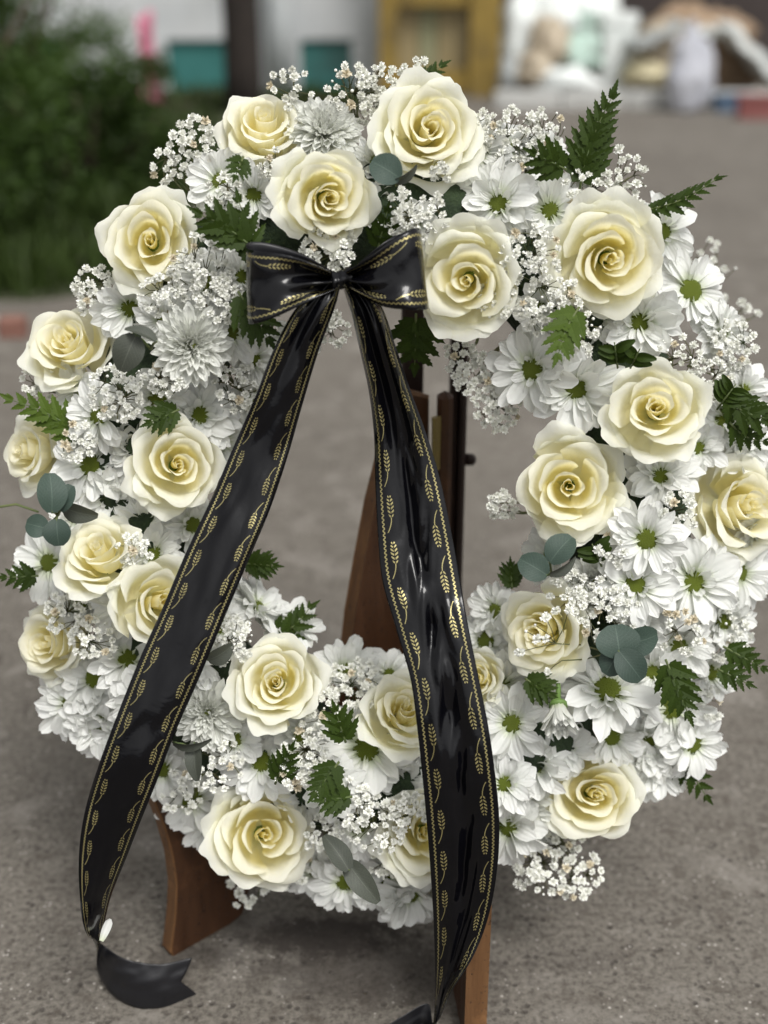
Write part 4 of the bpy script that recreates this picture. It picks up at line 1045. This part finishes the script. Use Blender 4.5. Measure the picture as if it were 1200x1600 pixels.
def euc(base, hb, leaves, label, rr):
    A = W(base[0], base[1], hb)
    root = empty('eucalyptus_sprig', Matrix.Translation(A), label=label, cat='eucalyptus', group='eucalyptus sprigs in the wreath')
    mb = MB()
    for (px, py, lpx, wpx, rot, dh, mi, tilt) in leaves:       # centre of the leaf, length, width, direction in the picture
        c = W(px, py, hb + dh); V = frame_axis(c, 0, 0)[0]; X = RT; Y = V.cross(X).normalized(); s = (c - CAM).dot(FW) / FPX
        d = (X * math.cos(rot) + Y * math.sin(rot)).normalized(); y = V.cross(d).normalized()
        Rm = Matrix.Rotation(tilt, 3, d); y = Rm @ y; z = d.cross(y)
        p = c - d * (lpx * s * .5) - A
        M = Matrix(((d.x, y.x, z.x, p.x), (d.y, y.y, z.y, p.y), (d.z, y.z, z.z, p.z), (0, 0, 0, 1)))
        obj('leaf', EV[mi], root, M @ Matrix.Diagonal((lpx * s, wpx * s, lpx * s, 1)))
        mb.tube([(0, 0, -.003), p * .5 - V * .003, p, p + d * lpx * s * .1], [.0011, .001, .0008, .0006], 6)
    mb.build('stem', STEM, True, root)
P2 = math.pi
euc((620, 285), .085, [(603, 265, 52, 50, 2.6, .03, 0, .2), (634, 272, 44, 26, .5, .028, 1, .9)], 'eucalyptus leaf pair between the topmost rose and the rose above the bow', rr)
euc((235, 540), .11, [(200, 552, 62, 60, -2.0, .01, 1, .1), (220, 522, 54, 26, 2.7, .015, 1, .7)], 'grey eucalyptus leaf pair under the upper left rose', rr)
euc((90, 800), .085, [(80, 770, 62, 48, 1.6, .02, 0, .2), (102, 778, 44, 36, 1.2, .012, 0, -.4), (58, 822, 38, 38, 2.9, .02, 0, .0), (90, 832, 42, 44, -1.5, .022, 0, .2), (125, 800, 55, 40, -.3, -.005, 1, .5)], 'eucalyptus cluster of five round leaves on the left rim', rr)
euc((862, 895), .08, [(834, 886, 50, 46, 2.6, .03, 0, .1), (876, 858, 54, 48, .9, .028, 0, -.3), (880, 885, 50, 24, .5, .032, 1, .8)], 'eucalyptus leaves under the rose right of the hole', rr)
euc((968, 1018), .10, [(965, 1002, 52, 70, 1.7, .012, 0, .1), (985, 1040, 58, 50, -.9, .018, 0, -.1), (1000, 1000, 60, 50, .2, .006, 0, .4), (958, 1035, 44, 44, -2.2, .01, 0, .2)], 'dark eucalyptus rosette beside the folded right rose', rr)
euc((548, 1345), .10, [(526, 1332, 66, 42, 2.2, .01, 1, .2), (566, 1378, 80, 46, -.9, .006, 1, .1)], 'pair of long grey eucalyptus leaves near the bottom of the wreath', rr)
euc((300, 1165), .11, [(300, 1160, 60, 26, .0, .005, 1, 1.0), (305, 1190, 60, 34, -1.5, .0, 1, .3)], 'folded grey eucalyptus leaf under the lower left chrysanthemum', rr)
euc((335, 1030), .085, [(345, 1020, 46, 40, .5, .01, 1, .6)], 'dark eucalyptus leaf behind the rose below the hole', rr)
# thin twig poking out at far left
mb = MB(); mb.tube([W(60, 800, .02), W(25, 788, .02), W(0, 792, .02), W(-15, 790, .02)], [.001, .0012, .0012, .0006], 5)
tag(mb.build('twig', STEM, True), 'thin bare twig sticking out of the left rim', 'twig')

# ------------------------------------------------------------------ ribbon
def cat(pts, t):
    n_ = len(pts) - 1; i = min(int(t * n_), n_ - 1); f_ = t * n_ - i
    p = [np.array(pts[max(0, i - 1)]), np.array(pts[i]), np.array(pts[i + 1]), np.array(pts[min(n_, i + 2)])]
    return .5 * ((2 * p[1]) + (-p[0] + p[2]) * f_ + (2 * p[0] - 5 * p[1] + 4 * p[2] - p[3]) * f_ ** 2 + (-p[0] + 3 * p[1] - 3 * p[2] + p[3]) * f_ ** 3)
def strip(name, st, Wd, root, seg=120, nw=25, pleat=3, prof=None, uv0=0.0, seed=0, tiltsign=1, notch=0.0, flip=1):
    """st: stations (Lx,Ly,Rx,Ry,h,tilt,crush) - both edges in photograph pixels, height before the wreath plane"""
    v, uv = [], []; s_acc = uv0; prev = None
    for i in range(seg + 1):
        t0 = i / seg
        q = cat(st, t0); ctr = (W(q[0], q[1], q[4]) + W(q[2], q[3], q[4])) / 2
        if prev is not None: s_acc += (ctr - prev).length / Wd
        prev = ctr
        for j in range(nw):
            a = j / (nw - 1); c = a * 2 - 1
            t = t0 * (1 - notch * (1 - abs(c)))            # the cut end: a V notch
            Lx, Ly, Rx, Ry, h, tl, cr = (q if notch == 0 else cat(st, t))[:7]
            Lp, Rp = W(Lx, Ly, h), W(Rx, Ry, h)
            w = (Rp - Lp).length; ctr = (Lp + Rp) / 2
            lack = math.sqrt(max(0, Wd * Wd - w * w)) * tl      # what the foreshortening hides goes into depth
            V = (CAM - ctr).normalized()
            ex = max(0, Wd - math.hypot(w, lack)) * cr
            p = Lp.lerp(Rp, a) + V * (lack * .5 * c * tiltsign)
            o = ex * .35 * math.sin(a * math.pi * 2 * pleat + seed) + ex * .1 * math.sin(a * 23 + t * 9)
            if prof: o += prof(t, a)
            v.append(p + V * o); uv.append((s_acc * (t / t0 if t0 else 1), a))
    iv = root.matrix_world.inverted(); v = [iv @ p for p in v]
    me = mesh(name, v, grid_faces(nw, seg + 1), RIB, True, uv); me.materials.append(RIBB)
    o = obj(name, me, root)
    md = o.modifiers.new('thickness', 'SOLIDIFY'); md.thickness = .0003; md.offset = -1 * flip; md.material_offset = 1; md.use_flip_normals = False
    if flip < 0: me.flip_normals(); md.offset = -1
    return o
PX = SC * .9
bow = empty('ribbon_bow', Matrix.Translation(W(530, 436, .11)), label='black satin ribbon bow with gold wheat print and two long tails', cat='ribbon')
def nz(x, y, z=0): return noise.noise(Vector((x, y, z)))
# left loop
def pr_loop(t, a): return .004 * nz(t * 5, a * 3, 3) + .003 * math.sin(a * 9 + 1) * (1 - math.sin(t * math.pi))
strip('loop', [(516, 424, 524, 452, .130, 0, .7), (480, 408, 484, 470, .140, 0, .5), (436, 396, 434, 494, .146, 0, .2), (402, 392, 398, 506, .142, 0, 0), (386, 388, 386, 504, .128, 0, 0), (388, 379, 392, 497, .112, 0, 0), (420, 380, 420, 486, .104, 0, .1), (470, 396, 470, 470, .104, 0, .4), (520, 424, 522, 450, .112, 0, .7)], 118 * PX, bow, 60, 21, 2, pr_loop, 0.1, 1, 1, 0.0, -1)
strip('loop', [(540, 425, 548, 452, .130, 0, .7), (580, 400, 596, 478, .142, 0, .45), (622, 368, 640, 484, .146, 0, .1), (648, 356, 664, 484, .140, 0, 0), (658, 360, 669, 480, .126, 0, 0), (650, 362, 656, 470, .112, 0, .1), (610, 372, 612, 462, .104, 0, .3), (550, 420, 550, 450, .112, 0, .7)], 118 * PX, bow, 60, 21, 2, pr_loop, .3, 2)
# knot: a crumpled band wrapped round the middle
v, uv = [], []; nu, nv = 28, 9
for j in range(nv):
    for i in range(nu):
        a = 2 * math.pi * i / nu; c = j / (nv - 1) * 2 - 1
        r_ = 15 * (1 + .10 * math.sin(c * 9 + a) + .07 * math.sin(a * 5)) * (1.0 + .30 * c * c) * (1 - .08 * abs(math.sin(c * 7)))
        px, py = 532 + c * 15 + 3 * math.sin(a), 437 + math.cos(a) * r_ - c * 5
        P = W(px, py, .128 + math.sin(a) * r_ * PX * .9); v.append(bow.matrix_world.inverted() @ P); uv.append((.45 + c * .05, i / nu * .2 + .4))
obj('knot', mesh('knot', v, grid_faces(nu, nv, 0, True), RIB, True, uv), bow)
# left tail
def pr_left(t, a):
    c = a * 2 - 1
    return .0035 * (1 - c * c) + .0022 * abs(nz(t * 16 + a * 2, a * 3, 5)) + .003 * nz(t * 7, a * 2, 1) + .0012 * nz(t * 30, a * 5, 4) + (.004 * math.exp(-((t - .06) / .07) ** 2) * math.sin(a * 12))
gl = lambda px, py, z=.0: (G(px, py, z) - (WC)).dot(WN)
left = [(506, 440, 532, 446, .126, 0, .6), (462, 482, 524, 478, .130, 0, .4), (428, 545, 497, 552, .124, .3, .1), (398, 622, 474, 628, .118, .3, 0), (364, 700, 452, 705, .112, .3, 0), (332, 775, 424, 790, .118, .3, 0), (292, 860, 390, 872, .128, .3, 0), (256, 945, 352, 962, .134, .3, 0), (218, 1030, 312, 1058, .138, .3, 0), (186, 1110, 275, 1142, .140, .3, 0), (156, 1190, 246, 1218, .140, .4, 0), (134, 1262, 222, 1278, .134, .6, 0), (124, 1330, 198, 1340, .126, .8, 0), (125, 1400, 174, 1400, .118, .9, 0), (135, 1458, 160, 1460, .105, 1.0, 0)]
# the end turns over on the ground: stations there follow the ground's own height
def h_at_z(px, py, z):                    # height before the wreath plane of the point at world height z on that pixel's ray
    p = G(px, py, z); return (p - WC).dot(WN)
for (lx, ly, rx, ry, z) in ((151, 1508, 158, 1474, .034), (170, 1548, 190, 1496, .026), (208, 1573, 222, 1504, .022), (256, 1576, 254, 1506, .020), (309, 1556, 300, 1496, .018)):
    left.append((rx, ry, lx, ly, h_at_z((lx + rx) / 2, (ly + ry) / 2, z), .4, 0))
strip('tail', left, 90 * PX, bow, 200, 21, 2, pr_left, 0, 3, -1, .026, -1)
def pr_right(t, a):
    c = a * 2 - 1
    w1 = math.exp(-((a - .52) / .16) ** 2); w2 = math.exp(-((a - .28) / .10) ** 2)
    on = min(1, max(0, (t - .12) / .15))
    return on * (-.015 * w1 * (.7 + .9 * nz(t * 6, 2, 1)) + .006 * w2 * nz(t * 9, 5, 2) + .0150 * abs(nz(t * 13 + a * 2, a * 4, 7)) * w1 + .0045 * abs(nz(t * 21, a * 6, 9)) * (w1 + .2)) + .003 * (1 - c * c) + (1 - on) * .005 * math.sin(a * 11)
right = [(534, 446, 560, 438, .126, 0, .6), (548, 488, 596, 478, .128, 0, .4), (562, 548, 618, 540, .122, .2, .3), (576, 612, 640, 606, .112, .2, .3), (584, 680, 664, 672, .106, .2, .3), (586, 750, 686, 742, .106, .2, .1), (590, 830, 703, 820, .110, .2, 0), (597, 905, 717, 895, .116, .2, 0), (618, 980, 730, 970, .126, .2, 0), (641, 1060, 746, 1050, .134, .2, 0), (652, 1140, 762, 1130, .138, .2, 0), (660, 1215, 773, 1205, .138, .2, 0), (667, 1290, 780, 1282, .132, .3, 0), (673, 1370, 777, 1355, .124, .4, 0), (677, 1440, 764, 1428, .114, .5, 0), (679, 1505, 740, 1492, .108, .7, 0), (679, 1560, 704, 1550, .108, .9, 0), (676, 1600, 686, 1592, .112, .9, 0)]
for (lx, ly, rx, ry, z) in ((664, 1640, 676, 1598, .022), (640, 1652, 668, 1568, .016), (610, 1668, 628, 1588, .012), (570, 1690, 590, 1612, .008)):
    right.append((lx, ly, rx, ry, h_at_z((lx + rx) / 2, (ly + ry) / 2, z), .2, 0))
strip('tail', right, 116 * PX, bow, 320, 49, 3, pr_right, .2, 5, 1, .02, -1)
# fallen petal lodged on the left tail
P = W(168, 1458, .112); ax, _, _ = frame_axis(P, .1, .1)
o = obj('fallen_petal', DP[3], None, mat_axis(P - Vector((.006, 0, .008)), ax, 1.0, 34 * SC)); tag(o, 'single white petal caught at the left tail near the ground', 'petal')
